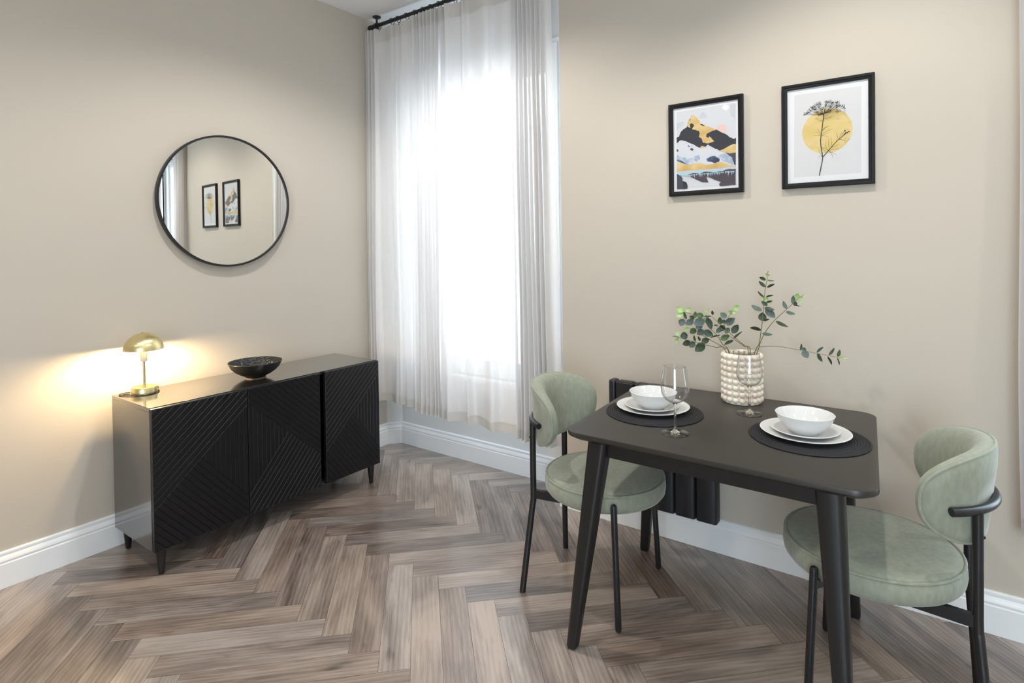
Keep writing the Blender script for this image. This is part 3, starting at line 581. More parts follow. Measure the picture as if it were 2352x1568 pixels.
# lamp on the sideboard
def lamp():
    cx, cy, z = 0.140, -1.476, SZ1+0.0006
    r = thing('table_lamp', 'lit brass mushroom table lamp on the left end of the sideboard', 'lamp', (cx, cy, z)); O = (0, 0, 0)
    m = MB(); m.lathe([(0, 0), (0.052, 0), (0.0535, 0.0015), (0.0535, 0.028), (0.052, 0.030), (0, 0.030)], n=64); m.build('base', 'brass', r)
    m = MB(); m.lathe([(0, 0.030), (0.0055, 0.030), (0.0055, 0.150), (0, 0.150)], n=20); m.build('stem', 'brass', r)
    m = MB(); m.lathe([(0, 0.148), (0.010, 0.148), (0.015, 0.154), (0.016, 0.196), (0.012, 0.200), (0, 0.200)], n=24); m.build('socket', 'lamp_inside', r)
    R, H, z0 = 0.083, 0.078, 0.205
    outp = [(R*math.cos(a), z0+H*math.sin(a)) for a in [PI/2*i/22 for i in range(23)]]
    inn = [((R-0.0016)*math.cos(a), z0+(H-0.0016)*math.sin(a)) for a in [PI/2*i/22 for i in range(22, -1, -1)]]
    outp[-1] = (0.004, outp[-1][1]); inn[0] = (0.004, inn[0][1])
    m = MB(); m.lathe(outp, n=64); m.k = 1; m.lathe(inn, n=64); m.lathe([inn[-1], outp[0]], n=64); m.build('lamp_shade', ['brass', 'lamp_inside'], r, smooth=60)
    m = MB(); m.lathe([(0, z0+H-0.006), (0.004, z0+H-0.006), (0.004, z0+H), (0.007, z0+H+0.001), (0.007, z0+H+0.004), (0, z0+H+0.005)], n=20); m.build('finial', 'brass', r)
    m = MB(); m.lathe([(0, 0.199), (0.010, 0.201), (0.017, 0.212), (0.019, 0.224), (0.016, 0.236), (0.008, 0.243), (0, 0.245)], n=24); m.build('bulb', 'bulb_glow', r)
    m = MB(); pts = [(-0.045, -0.045, 0.004), (-0.058, -0.062, 0.003), (-0.045, -0.090, 0.0025), (-0.005, -0.080, 0.0025), (0.030, -0.058, 0.0025), (0.052, -0.034, 0.0025), (0.062, -0.004, 0.0025), (0.050, 0.034, 0.0025), (0.020, 0.056, 0.0025), (-0.04, 0.07, 0.0025), (-0.074, 0.09, 0.0025)]
    m.tube(spline(pts, 6), 0.0022, 8); m.build('cord', 'cord_black', r)
lamp()

# bowl on the sideboard
def deco_bowl():
    m, N, L = nodemat('hammered_black'); b = N['Principled BSDF']
    b.inputs['Base Color'].default_value = (0.016, 0.016, 0.018, 1); b.inputs['Roughness'].default_value = 0.24
    tc = N.new('ShaderNodeTexCoord'); v = N.new('ShaderNodeTexVoronoi'); v.inputs['Scale'].default_value = 110; L.new(tc.outputs['Object'], v.inputs['Vector'])
    bp = N.new('ShaderNodeBump'); bp.inputs['Strength'].default_value = 0.9; bp.inputs['Distance'].default_value = 0.004; L.new(v.outputs['Distance'], bp.inputs['Height']); L.new(bp.outputs[0], b.inputs['Normal'])
    r = thing('decorative_bowl', 'shallow black footed bowl with dimpled inside on the sideboard top', 'bowl', (0.285, -1.005, SZ1+0.0006))
    mb = MB(); k = 1.0
    mb.lathe([(0.049, 0.0028), (0.052, 0.010), (0.075, 0.020), (0.100, 0.036), (0.118, 0.055), (0.130, 0.080), (0.132, 0.083), (0.131, 0.085)], n=64); mb.k = 1
    mb.lathe([(0.131, 0.085), (0.128, 0.083), (0.115, 0.058), (0.097, 0.040), (0.072, 0.026), (0.045, 0.019), (0, 0.017)], n=64)
    mb.build('bowl', ['bowl_black', 'hammered_black'], r, smooth=60)
    mb = MB(); mb.lathe([(0, 0.005), (0.047, 0.004), (0.046, 0), (0.050, 0), (0.051, 0.0015), (0.0505, 0.003), (0, 0.003)], n=48); mb.build('foot_ring', 'raw_clay', r)
deco_bowl()

# round mirror
def mirror():
    r = thing('wall_mirror', 'round mirror with thin black rim on the left wall', 'mirror', (0.022, -1.000, 1.666), math.radians(-2.5))
    R = 0.357; th = 0.022
    def ring(prof, n=96):
        v = []; f = []; k = len(prof)
        for i in range(n):
            a = 2*PI*i/n; v += [(x, rr*math.cos(a), rr*math.sin(a)) for rr, x in prof]
        for i in range(n):
            for j in range(k):
                f.append((i*k+j, ((i+1) % n)*k+j, ((i+1) % n)*k+(j+1) % k, i*k+(j+1) % k))
        return v, f
    m = MB(); m.add(*ring([(R, -0.004), (R, th), (R-0.001, th+0.001), (R-0.0095, th+0.001), (R-0.0105, th), (R-0.0105, -0.004)])); m.build('frame', 'black_metal', r)
    m = MB(); n = 96; rr = R-0.0100
    v = [(x, rr*math.cos(2*PI*i/n), rr*math.sin(2*PI*i/n)) for x in (0.0, th-0.006) for i in range(n)]
    m.add(v, [tuple(range(n)), tuple(range(n, 2*n))]+[(i, (i+1) % n, n+(i+1) % n, n+i) for i in range(n)]); m.build('mirror_glass', 'mirror_glass', r, smooth=0)
mirror()

# ------------------------------------------------------------------ framed prints
ARTC = {'paper': (0.80, 0.80, 0.81), 'sky': (0.66, 0.67, 0.70), 'cloud': (0.58, 0.59, 0.62), 'sun': (0.78, 0.58, 0.50), 'dark': (0.032, 0.034, 0.045), 'gold': (0.62, 0.39, 0.13), 'snow': (0.67, 0.68, 0.72), 'slate': (0.065, 0.065, 0.085), 'ink_blue': (0.10, 0.16, 0.30), 'mist_blue': (0.36, 0.44, 0.58), 'lake': (0.46, 0.62, 0.70), 'plum': (0.075, 0.058, 0.075),
        'panel': (0.70, 0.69, 0.69), 'disc': (0.70, 0.52, 0.17), 'ink': (0.02, 0.019, 0.018), 'twig': (0.13, 0.10, 0.03)}
for k_, c_ in ARTC.items():
    if k_ in ('gold', 'disc'): principled('art_'+k_, c_, 0.6, var=((0.78, 0.62, 0.30), (14, 14, 22), 0.35, 0.7))
    elif k_ in ('mist_blue', 'ink_blue'): principled('art_'+k_, c_, 0.6, var=((0.60, 0.63, 0.70) if k_ == 'mist_blue' else (0.04, 0.05, 0.09), (50, 50, 50), 0.42, 0.6))
    elif k_ == 'snow': principled('art_'+k_, c_, 0.6, var=((0.38, 0.42, 0.52), (40, 40, 30), 0.60, 0.78))
    else: principled('art_'+k_, c_, 0.6)
ARTN = list(ARTC)
class Print:
    """flat print made of layered inks, in u (across) and v (up) of the framed opening"""
    def __init__(s, x0, x1, z0, z1, y): s.m = MB(); s.b = (x0, x1, z0, z1); s.y = y; s.n = 0
    def poly(s, pts, ink):
        x0, x1, z0, z1 = s.b; s.n += 1; s.m.k = ARTN.index(ink); y = s.y-0.00004*s.n
        s.m.add([(x0+(x1-x0)*u, y, z0+(z1-z0)*v) for u, v in pts], [tuple(range(len(pts)))])
    def disc(s, c, ru, rv, ink, n=40): s.poly([(c[0]+ru*math.cos(2*PI*i/n), c[1]+rv*math.sin(2*PI*i/n)) for i in range(n)], ink)
    def line(s, pts, w, ink, taper=1.0):
        x0, x1, z0, z1 = s.b; asp = (z1-z0)/(x1-x0); P = spline(pts, 5); L_, R_ = [], []
        for i, p in enumerate(P):
            a, b = P[max(i-1, 0)], P[min(i+1, len(P)-1)]; d = Vector((b[0]-a[0], (b[1]-a[1])*asp)).normalized()
            ww = w*(1-(1-taper)*i/(len(P)-1)); L_.append((p[0]-d.y*ww, p[1]+d.x*ww/asp)); R_.append((p[0]+d.y*ww, p[1]-d.x*ww/asp))
        s.poly(L_+R_[::-1], ink)
def picture(label, x0, x1, z0, z1, draw):
    r = thing('picture_frame', label, 'picture', ((x0+x1)/2, 0, (z0+z1)/2), 0, 'framed prints on the wall'); O = r.location
    bw = 0.021
    prof = [(0, -0.0012), (0, -0.020), (0.002, -0.022), (0.010, -0.022), (0.012, -0.0195), (0.020, -0.0175), (bw, -0.0165), (bw, -0.0012)]
    m = MB()
    loop = [[(x0+d, y, z0+d) for d, y in prof], [(x1-d, y, z0+d) for d, y in prof], [(x1-d, y, z1-d) for d, y in prof], [(x0+d, y, z1-d) for d, y in prof]]
    k = len(prof); v = [p for q in loop for p in q]
    m.add(v, [(a*k+j, ((a+1) % 4)*k+j, ((a+1) % 4)*k+(j+1) % k, a*k+(j+1) % k) for a in range(4) for j in range(k)])
    m.build('frame', 'frame_black', r, origin=O, smooth=20)
    p = Print(x0+bw, x1-bw, z0+bw, z1-bw, -0.0100)
    p.m.k = 0; p.m.box((x0+bw-0.003, -0.0100, z0+bw-0.003), (x1-bw+0.003, -0.003, z1-bw+0.003)); draw(p)
    p.m.build('art_print', ['art_'+n for n in ARTN], r, origin=O, smooth=0)
    m = MB(); m.box((x0+bw-0.002, -0.0152, z0+bw-0.002), (x1-bw+0.002, -0.0135, z1-bw+0.002)); m.build('picture_glass', 'picture_glass', r, origin=O, smooth=0)
def draw_mountains(p):
    A = ART_A; rnd = random.Random(3)
    p.poly(A['sky'], 'sky')
    for k in ('cloudA', 'cloudB', 'cloudC'): p.poly(A[k], 'cloud')
    c, a, b = A['suncr']; p.disc(c, abs(a[0]-c[0]), abs(b[1]-c[1]), 'sun')
    def rough(pts, amp):
        out = []
        for i, q in enumerate(pts):
            n_ = pts[(i+1) % len(pts)]; out.append(q)
            if math.hypot(n_[0]-q[0], n_[1]-q[1]) > 0.04:
                for t in (0.33, 0.66): out.append((q[0]+(n_[0]-q[0])*t+rnd.uniform(-amp, amp), q[1]+(n_[1]-q[1])*t+rnd.uniform(-amp, amp)))
        return [(min(max(u, 0.047), 0.966), v) for u, v in out]
    p.poly(rough(A['dark'], 0.004), 'dark'); p.poly(rough(A['gold'], 0.005), 'gold')
    p.poly(A['hillA'], 'gold'); p.poly(A['hillB'], 'gold'); p.poly(A['white'], 'snow'); p.poly(A['slate'], 'slate')
    p.poly(rough(A['blueA'], 0.006), 'mist_blue'); p.poly(A['darkA'], 'ink_blue'); p.poly(rough(A['blueD'], 0.006), 'mist_blue'); p.poly(rough(A['blueC'], 0.006), 'mist_blue'); p.poly(rough(A['blueB'], 0.006), 'ink_blue')
    for k in ('speck', 'speckB', 'speckC'): p.poly(A[k], 'slate')
    p.poly(A['shore'], 'gold')
    for i in range(40):
        u = 0.06+0.9*i/40+rnd.uniform(-0.006, 0.006); h = rnd.uniform(0.02, 0.055); base = 0.212
        p.poly([(u-0.010, base), (u+0.010, base), (u, base+h)], 'snow')
    p.poly(A['lake'], 'lake'); p.poly(rough(A['refl'], 0.004), 'plum'); p.poly(rough(A['slab'], 0.004), 'slate'); p.poly(A['slabB'], 'dark'); p.poly(A['reflB'], 'slate')
    for i in range(34):
        u = 0.20+0.76*i/34+rnd.uniform(-0.006, 0.006); h = rnd.uniform(0.015, 0.06); base = 0.192+0.004*rnd.random()
        p.poly([(u-0.009, base), (u+0.009, base), (u, base-h)], 'lake')
def draw_umbel(p):
    A = ART_B; rnd = random.Random(5)
    p.poly(A['panel'], 'panel')
    l, r_, t, b = A['circ']; c = ((l[0]+r_[0])/2, (t[1]+b[1])/2); p.disc(c, (r_[0]-l[0])/2, (t[1]-b[1])/2, 'disc', 64)
    for tw in A['twigs']: p.line(tw, 0.0022, 'twig', 0.4)
    p.line(A['stem'], 0.0060, 'ink', 0.8); p.line(A['branch'], 0.0048, 'ink', 0.5)
    n0 = A['node'][0]
    for h in A['heads']:
        md = (n0[0]*0.4+h[0]*0.6, n0[1]*0.5+h[1]*0.5-0.006); p.line([n0, md, h], 0.0019, 'ink', 0.7)
        for k in range(8):
            a = rnd.uniform(0, 2*PI); d = rnd.uniform(0.006, 0.030); q = (h[0]+d*math.cos(a)*1.1, h[1]+d*math.sin(a)*0.55); s_ = rnd.uniform(0.003, 0.0062)
            p.line([(h[0], h[1]-0.012), q], 0.0011, 'ink'); p.disc(q, s_, s_*0.7, 'ink', 7)
    for h in A['tips']:
        p.line([A['branch'][-1], h], 0.0018, 'ink'); p.disc(h, 0.010, 0.007, 'ink', 8)
picture('black framed print of dark and gold mountains, the left of two on the wall', 2.1582, 2.4921, 1.6216, 2.0489, draw_mountains)
picture('black framed print of an umbel flower over a yellow disc on the wall', 2.6473, 2.9775, 1.6229, 2.0508, draw_umbel)

# ------------------------------------------------------------------ radiator
def radiator():
    x0, x1, yb, yf, z0, z1 = 1.866, 2.387, -0.022, -0.088, 0.155, 0.735
    r = thing('radiator', 'slim black panelled electric radiator on the wall behind the table', 'radiator', ((x0+x1)/2, yb, z0)); O = r.location
    xs = [1.900, 1.998, 2.096, 2.194, 2.291, 2.387]
    for k, (a, b) in enumerate(zip(xs, xs[1:])):
        a += 0.002; b -= 0.002
        pts = [(a, -0.034), (a, yf+0.010), (a+0.004, yf+0.003), (a+0.010, yf), (b-0.010, yf), (b-0.004, yf+0.003), (b, yf+0.010), (b, -0.034)]
        m = MB(); m.prism(pts[::-1], z0, z1-0.004)
        m.box((a+0.010, -0.040, z1-0.006), (b-0.010, yf+0.012, z1)); m.build('fin', 'radiator_black', r, origin=O, bevel=0.003)
        m = MB()
    m = MB(); m.box((x0, yb-0.006, z0+0.004), (xs[0], yf+0.002, z1+0.002)); m.build('end_cap', 'radiator_black', r, origin=O, bevel=0.008)
    m = MB(); m.box((x0+0.02, yb, z0+0.03), (x1-0.012, -0.036, z1-0.03)); m.build('back_panel', 'radiator_black', r, origin=O)
    m = MB(); m.box((2.318, -0.076, z1+0.0002), (2.372, -0.048, z1+0.003)); m.build('control_display', 'display_grey', r, origin=O, bevel=0.001)['label'] = 'pale grey control panel'
radiator()

# ------------------------------------------------------------------ table
TZ = 0.755
NL, NR, FR, FL = (2.110, -0.927), (3.046, -0.931), (2.985, -0.112), (2.061, -0.110)
def table():
    r = thing('dining_table', 'black wooden dining table with rounded corners set for two', 'table', (2.55, -0.52, 0)); O = r.location
    top = [NL, NR, FR, FL]; A = round_poly(top, 0.060, 10)
    def ring(d, z): return [(x, y, z) for x, y in inset_poly(A, d)]
    m = MB(); m.loft([ring(0.040, TZ-0.034), ring(0.030, TZ-0.032), ring(0.0015, TZ-0.017), ring(0, TZ-0.015), ring(0, TZ-0.0025), ring(0.0008, TZ-0.0008), ring(0.0025, TZ)])
    m.build('tabletop', 'table_black', r, origin=O, smooth=35)
    feet = [((2.139, -0.926), (2.222, -0.860)), ((2.972, -0.926), (2.926, -0.862)), ((2.920, -0.186), (2.880, -0.235)), ((2.090, -0.184), (2.166, -0.238))]
    for (fx, fy), (tx, ty) in feet:
        rings = []
        for t in (0, 0.012, 0.25, 0.5, 0.75, 1.0):
            s = 0.0185+(0.036-0.0185)*t; s *= 0.88 if t == 0 else 1; cx, cy, z = fx+(tx-fx)*t, fy+(ty-fy)*t, 0.004+(TZ-0.034-0.004)*t
            rings.append([(cx+x, cy+y, z) for x, y in round_poly([(-s, -s), (s, -s), (s, s), (-s, s)], s*0.55, 3)])
        m = MB(); m.loft(rings); lg = m.build('leg', 'leg_black', r, origin=O, smooth=35)
        m = MB(); m.lathe([(0, 0.0003), (0.013, 0.0003), (0.013, 0.004), (0, 0.004)], (fx, fy, 0), 16); m.build('foot_glide', 'display_grey', lg, origin=O)
    m = MB(); t = 0.011; zt, zb = TZ-0.034, TZ-0.084
    def rail(p, q):
        e = Vector((q[0]-p[0], q[1]-p[1])).normalized(); n = (-e.y*t, e.x*t); a = (p[0]+e.x*0.030, p[1]+e.y*0.030); b = (q[0]-e.x*0.030, q[1]-e.y*0.030)
        m.prism([(a[0]-n[0], a[1]-n[1]), (b[0]-n[0], b[1]-n[1]), (b[0]+n[0], b[1]+n[1]), (a[0]+n[0], a[1]+n[1])], zb, zt)
    tp = [f[1] for f in feet]
    for i in range(4): rail(tp[i], tp[(i+1) % 4])
    m.build('apron', 'leg_black', r, origin=O, bevel=0.002)
table()

# ------------------------------------------------------------------ chairs (built facing +x, copied for the other)
def superell(a, n=2.5): 
    c, s = math.cos(a), math.sin(a); return (math.copysign(abs(c)**(2/n), c), math.copysign(abs(s)**(2/n), s))
def chair(label, loc, rz):
    r = thing('dining_chair', label, 'chair', loc, rz, 'green velvet chairs at the table')
    Rs, zs = 0.243, 0.403
    m = MB(); m.lathe([(0, zs), (Rs-0.030, zs), (Rs-0.012, zs+0.004), (Rs-0.003, zs+0.016), (Rs, zs+0.034), (Rs-0.001, zs+0.052), (Rs-0.006, zs+0.066), (Rs-0.009, zs+0.069), (Rs-0.016, zs+0.075), (Rs-0.04, zs+0.081), (Rs-0.10, zs+0.086), (0, zs+0.087)], n=72)
    st = m.build('seat', 'velvet', r, smooth=50)
    m = MB(); m.tube([((Rs-0.006)*math.cos(2*PI*i/72), (Rs-0.006)*math.sin(2*PI*i/72), zs+0.0695) for i in range(72)], 0.0042, 8, closed=True); m.build('piping', 'velvet', st)
    # curved pad: a superellipse wrapped on an arc
    RC, cx, zc, ha, hb = 0.202, -0.072, 0.704, 0.273, 0.135
    def wrap(s, z, off):
        ph = s/RC; rad = RC-off+0.10*z; return (cx-rad*math.cos(ph), rad*math.sin(ph), zc+z)
    prof = [(0.0, -0.026), (0.5, -0.025), (0.85, -0.023), (0.955, -0.018), (0.985, -0.010), (1.0, 0.0), (0.992, 0.010), (0.965, 0.019), (0.91, 0.028), (0.80, 0.036), (0.55, 0.042), (0.25, 0.044), (0.0, 0.044)]
    n = 72; v = []; f = []; rows = []
    for rho, off in prof:
        if rho == 0: rows.append([len(v)]); v.append(wrap(0, 0, off))
        else:
            rows.append(list(range(len(v), len(v)+n)))
            for i in range(n):
                a, b = superell(2*PI*i/n); v.append(wrap(ha*rho*a, hb*rho*b, off))
    for a, b in zip(rows, rows[1:]):
        for i in range(n):
            j = (i+1) % n
            if len(a) == 1: f.append((a[0], b[j], b[i]))
            elif len(b) == 1: f.append((a[i], a[j], b[0]))
            else: f.append((a[i], a[j], b[j], b[i]))
    m = MB(); m.add(v, f); bk = m.build('backrest', 'velvet', r, smooth=60)
    m = MB(); m.tube([wrap(ha*0.978*superell(2*PI*i/96)[0], hb*0.972*superell(2*PI*i/96)[1], -0.015) for i in range(96)], 0.0044, 8, closed=True); m.build('piping', 'velvet', bk)
    # bent tube round the back and the posts
    RT, zt = 0.231, 0.684; rad = 0.0118
    m = MB(); arc = [(cx-RT*math.cos(p), RT*math.sin(p), zt) for p in [math.radians(-58+116*i/28) for i in range(29)]]
    m.tube(arc, rad, 14); tb = m.build('back_tube', 'black_metal', r)
    for s in (-1, 1):
        m = MB(); px, py = cx-RT*math.cos(math.radians(38.5)), s*RT*math.sin(math.radians(38.5))
        m.tube(spline([(px, py, zt), (px, py, 0.50), (px, py, 0.37), (px-0.003, py+s*0.004, 0.335), (px-0.014, py+s*0.024, 0.19), (px-0.026, py+s*0.052, 0.006), (px-0.0265, py+s*0.053, 0.0005)], 5), 0.0125, 14)
        m.build('rear_leg', 'black_metal', r)
        m = MB(); fx, fy = 0.146, s*0.236
        m.rod((fx, fy, 0.0005), (fx-0.020, fy-s*0.016, 0.455), 0.0118, 14); m.build('front_leg', 'black_metal', r)
        m = MB()   # flat bar from post to under the seat and on to the front leg
        def bar(p, q, w_, h_):
            e = Vector((q[0]-p[0], q[1]-p[1])).normalized(); nx, ny = -e.y*w_/2, e.x*w_/2
            m.loft([[(p[0]-nx, p[1]-ny, p[2]-h_/2), (p[0]+nx, p[1]+ny, p[2]-h_/2), (p[0]+nx, p[1]+ny, p[2]+h_/2), (p[0]-nx, p[1]-ny, p[2]+h_/2)],
                    [(q[0]-nx, q[1]-ny, q[2]-h_/2), (q[0]+nx, q[1]+ny, q[2]-h_/2), (q[0]+nx, q[1]+ny, q[2]+h_/2), (q[0]-nx, q[1]-ny, q[2]+h_/2)]])
        bar((px, py, 0.386), (-0.10, s*0.125, 0.386), 0.016, 0.034); bar((-0.12, s*0.128, 0.391), (0.10, s*0.140, 0.391), 0.020, 0.024); bar((0.09, s*0.135, 0.391), (fx-0.018, fy-s*0.010, 0.405), 0.016, 0.026)
        m.build('seat_bracket', 'black_metal', r)
        m = MB(); m.lathe([(0, -0.004), (0.0055, -0.004), (0.0055, 0.0), (0.003, 0.0035), (0, 0.004)], (0, 0, 0), 12)
        m.v = [(px-0.0125-z, py+x*1.0, 0.615+y) for x, y, z in m.v]; m.build('bolt', 'black_metal', r)
    m = MB(); m.box((-0.01, -0.145, 0.384), (0.01, 0.145, 0.4045)); m.build('cross_bar', 'black_metal', r)
    return r
c0 = chair('sage green velvet dining chair beside the curtain, facing right towards the table', (2.072, -0.540, 0), math.radians(4.4))
dup(c0, (2.994, -0.562, 0), math.radians(181.5), 'sage green velvet dining chair at the right of the table, tube-framed back towards us', 'green velvet chairs at the table')

# ------------------------------------------------------------------ place settings
def placemat(label, x, y, R):
    m = MB(); prof = [(0, 0.0005)]; prof = [(0, 0), (R-0.002, 0), (R, 0.002)]
    nr = 22
    for k in range(nr):
        ro, ri = R*(nr-k)/nr, R*(nr-k-1)/nr; mid = (ro+ri)/2
        prof += [(ro-0.0006, 0.0030), (mid+0.0018, 0.0050), (max(mid-0.0018, 0.001), 0.0050), (max(ri+0.0006, 0.0), 0.0030)]
    prof[-1] = (0, 0.003)
    m.lathe(prof, n=80); return tag(m.build('placemat', 'mat_black', None, origin=None, smooth=30), label, 'placemat', 'round woven placemats'), (x, y)
def put(o, x, y, z): o.location = (x, y, z)
MX = ((2.292, -0.552), (2.822, -0.548)); MR = 0.181
p, _ = placemat('round black woven placemat on the left side of the table', 0, 0, MR); put(p, *MX[0], TZ+0.0004)
q = p.copy(); COL.objects.link(q); q['label'] = 'round black woven placemat on the right side of the table'; put(q, *MX[1], TZ+0.0004)
PLZ = TZ+0.0058
def solid(name, prof, label, cat, group, n=72):
    m = MB(); m.lathe(prof, n=n); return tag(m.build(name, 'china', smooth=50), label, cat, group)
R = 0.137
plate = solid('dinner_plate', [(0, 0), (0.080, 0), (0.084, 0.0015), (0.088, 0.0035), (R-0.010, 0.0125), (R, 0.0165), (R+0.0005, 0.0180), (R-0.001, 0.0188), (R-0.010, 0.0162), (0.096, 0.0090), (0.086, 0.0055), (0, 0.0050)],
              'large white dinner plate on the left placemat under the stack', 'plate', 'white dinner plates')
put(plate, 2.280, -0.534, PLZ)
R = 0.105
side = solid('side_plate', [(0, 0), (0.060, 0), (0.064, 0.0015), (0.068, 0.0035), (R-0.008, 0.0125), (R, 0.0165), (R+0.0005, 0.0180), (R-0.001, 0.0188), (R-0.008, 0.0162), (0.074, 0.0085), (0.066, 0.0055), (0, 0.0050)],
             'smaller white side plate between bowl and dinner plate, left setting', 'plate', 'white side plates')
put(side, 2.276, -0.534, PLZ+0.0054)
R = 0.089
bowl = solid('soup_bowl', [(0, 0.0015), (0.036, 0.0015), (0.037, 0), (0.041, 0), (0.043, 0.004), (0.058, 0.014), (0.073, 0.030), (0.083, 0.047), (R, 0.062), (R+0.0006, 0.0635), (R-0.001, 0.0645), (R-0.003, 0.0625), (0.079, 0.046), (0.068, 0.030), (0.052, 0.016), (0.035, 0.009), (0, 0.007)],
             'white bowl topping the plate stack on the left placemat', 'bowl', 'white bowls')
put(bowl, 2.286, -0.545, PLZ+0.0108)
for src, x, y, z, lb in ((plate, 2.812, -0.541, PLZ, 'large white dinner plate on the right placemat under the stack'), (side, 2.810, -0.537, PLZ+0.0054, 'smaller white side plate between bowl and dinner plate, right setting'), (bowl, 2.813, -0.548, PLZ+0.0108, 'white bowl topping the plate stack on the right placemat')):
    c = src.copy(); COL.objects.link(c); c['label'] = lb; put(c, x, y, z)

def goblet(label, x, y):
    r = thing('wine_glass', label, 'wine glass', (x, y, TZ+0.0005), 0, 'empty stemmed wine glasses')
    o = [(0.0, 0.104), (0.010, 0.1045), (0.024, 0.110), (0.037, 0.121), (0.0445, 0.136), (0.0470, 0.152), (0.0455, 0.175), (0.0410, 0.203), (0.0365, 0.2295)]
    P = spline(o, 4); inner = [(max(a-0.0011, 0), b+0.0012) for a, b in P]; inner[-1] = (P[-1][0]-0.0008, P[-1][1]+0.0004)
    m = MB(); m.lathe(P+inner[::-1], n=56); m.build('glass_bowl', 'goblet_glass', r, smooth=180)
    m = MB(); m.lathe([(0, 0.0035), (0.0115, 0.0042)] if False else [(0, 0.009), (0.0062, 0.012), (0.0046, 0.020), (0.0038, 0.045), (0.0040, 0.080), (0.0050, 0.095), (0.0085, 0.1030), (0, 0.1036)], n=24); m.build('stem', 'solid_glass', r, smooth=180)
    m = MB(); m.lathe([(0, 0), (0.044, 0), (0.0460, 0.0008), (0.0458, 0.0020), (0.030, 0.0034), (0.014, 0.0056), (0.0064, 0.0118), (0, 0.0122)], n=56); m.build('foot', 'solid_glass', r, smooth=60)
    return r
g0 = goblet('empty stemmed wine glass nearest the viewer by the left place setting', 2.446, -0.744)
dup(g0, (2.596, -0.369, TZ+0.0005), 0, 'empty stemmed wine glass standing in front of the bubble vase', 'empty stemmed wine glasses')

# ------------------------------------------------------------------ vase and eucalyptus
VX, VY = 2.528, -0.208
def vase():
    r = thing('vase', 'cream bubble-textured ceramic vase at the back of the table', 'vase', (VX, VY, TZ+0.0005)); H = 0.200; R = 0.0700
    m = MB(); nb, rows, rb = 18, 8, 0.0128
    m.lathe([(0, 0), (R+0.001, 0), (R+0.004, 0.003), (R+0.003, 0.008), (R, 0.012), (R, H-0.010), (R-0.001, H-0.003), (R-0.003, H), (R-0.006, H-0.001), (R-0.007, H-0.005), (R-0.007, 0.012), (0, 0.010)], n=60)
    for k in range(rows):
        z = 0.0175+k*(H-0.0125-0.0175)/(rows-1)
        for i in range(nb):
            a = 2*PI*(i+0.25)/nb; c = (R*math.cos(a), R*math.sin(a), z)
            nu, nv = 12, 8; v = []; f = []
            for q in range(nv+1):
                th = PI*q/nv
                for p in range(nu):
                    ps = 2*PI*p/nu; x, y, zz = rb*math.sin(th)*math.cos(ps), rb*math.sin(th)*math.sin(ps), rb*math.cos(th)
                    v.append((c[0]+x*math.cos(a)-y*math.sin(a), c[1]+x*math.sin(a)+y*math.cos(a), c[2]+zz))
            for q in range(nv):
                for p in range(nu): f.append((q*nu+p, q*nu+(p+1) % nu, (q+1)*nu+(p+1) % nu, (q+1)*nu+p))
            m.add(v, f)
    m.build('vessel', 'vase_glaze', r, smooth=60)
    m = MB(); m.lathe([(0, 0.0125), (R-0.0075, 0.0135), (R-0.0075, H-0.006)], n=48); m.build('lining', 'vase_inside', r, smooth=60)
vase()
CAM = Vector((3.1507, -2.6436, 1.40))
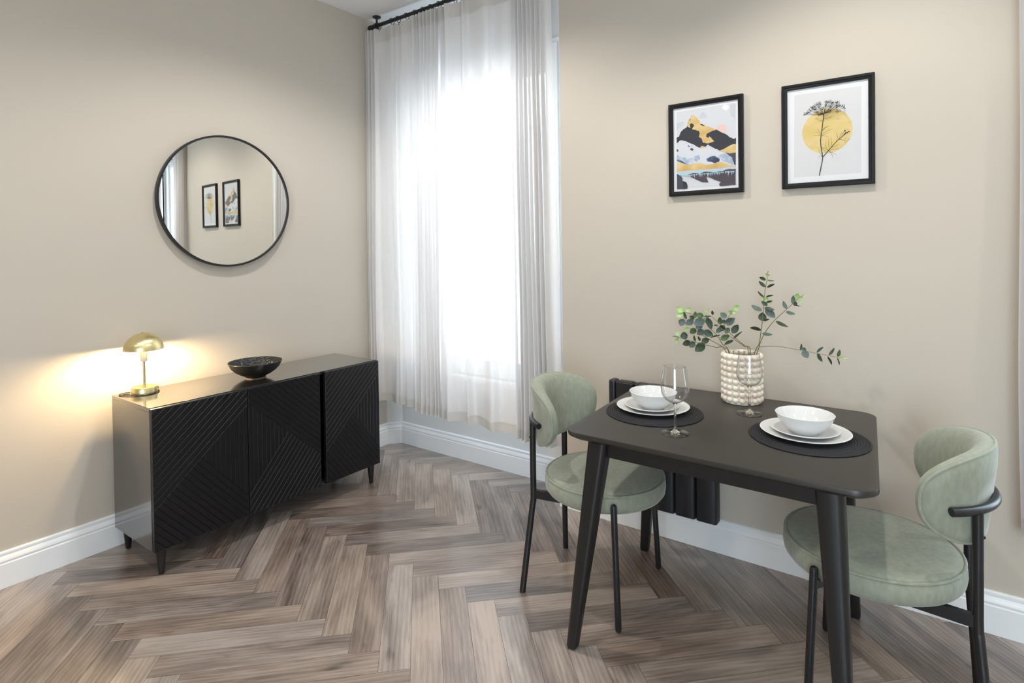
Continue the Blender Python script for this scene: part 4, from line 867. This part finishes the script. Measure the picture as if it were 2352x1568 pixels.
def spray(key, label, foot, sx):
    stems, leaves = SPRAYS[key]; rnd = random.Random(hash(key) % 7 if False else ord(key))
    r = thing('eucalyptus_spray', label, 'branch', foot, 0, 'eucalyptus sprays in the vase'); O = Vector(foot)
    m = MB()
    for k, s in enumerate(stems):
        pts = list(s)
        near = abs(pts[0][2]-0.955) < 0.02
        if near: pts = [(foot[0]+0.006*k, foot[1]+0.004*k, foot[2])]+pts
        P = spline(pts, 6); n = len(P); r0 = 0.0019 if near else 0.0013
        m.tube(P, [r0*(1-0.6*i/(n-1)) for i in range(n)], 7)
    m.build('stem', 'stem_green', r, origin=O)
    groups = {'foliage': ('dgn', ['leaf_dark', 'leaf_grey', 'leaf_green']), 'young_foliage': ('l', ['leaf_light'])}
    for nm, (kinds, mats) in groups.items():
        m = MB()
        for (ax, ay, az, bx, by, bz, w, kd) in leaves:
            if kd not in kinds: continue
            m.k = kinds.index(kd)
            a, b = Vector((ax, ay, az)), Vector((bx, by, bz)); d = b-a; ln = d.length; d.normalize()
            view = (CAM-(a+b)/2).normalized(); nrm = (view-d*view.dot(d)).normalized()
            real = max(w, ln*0.55); ang = math.acos(min(w/real, 1.0))*rnd.choice((-1, 1)); sd = nrm.cross(d)
            c_, s_ = math.cos(ang), math.sin(ang); sd, nrm = sd*c_+nrm*s_, nrm*c_-sd*s_
            nl, v, f = 8, [], []
            for i in range(nl+1):
                t = i/nl; hw = real/2*math.sin(PI*min(max(t, 0.0), 1.0)**0.85)**0.72 if 0 < t < 1 else 0.0004
                arch = ln*0.10*math.sin(PI*t)
                for j in (-1, -0.5, 0, 0.5, 1):
                    lift = hw*0.22*abs(j)**1.5-arch
                    for_ = a+d*(ln*t)+sd*(hw*j)+nrm*lift; v.append(tuple(for_))
            for i in range(nl):
                for j in range(4): f.append((i*5+j, i*5+j+1, (i+1)*5+j+1, (i+1)*5+j))
            # a little thickness: second skin
            nb_ = len(v); v2 = [tuple(Vector(q)-nrm*0.0006) for q in v]; f2 = [tuple(nb_+i for i in q[::-1]) for q in f]
            m.add(v+v2, f+f2)
        o = m.build(nm, mats, r, origin=O, smooth=180)
        if nm == 'young_foliage': o['label'] = 'pale fresh-green tip leaves'
spray('A', 'leafy eucalyptus spray leaning furthest left out of the vase', (VX-0.010, VY-0.020, TZ+0.016), 0)
spray('B', 'shorter eucalyptus spray in the middle of the vase, round leaves', (VX+0.010, VY+0.010, TZ+0.016), 0)
spray('C', 'tall sparse eucalyptus spray with twigs rising and reaching right', (VX-0.010, VY+0.020, TZ+0.016), 0)
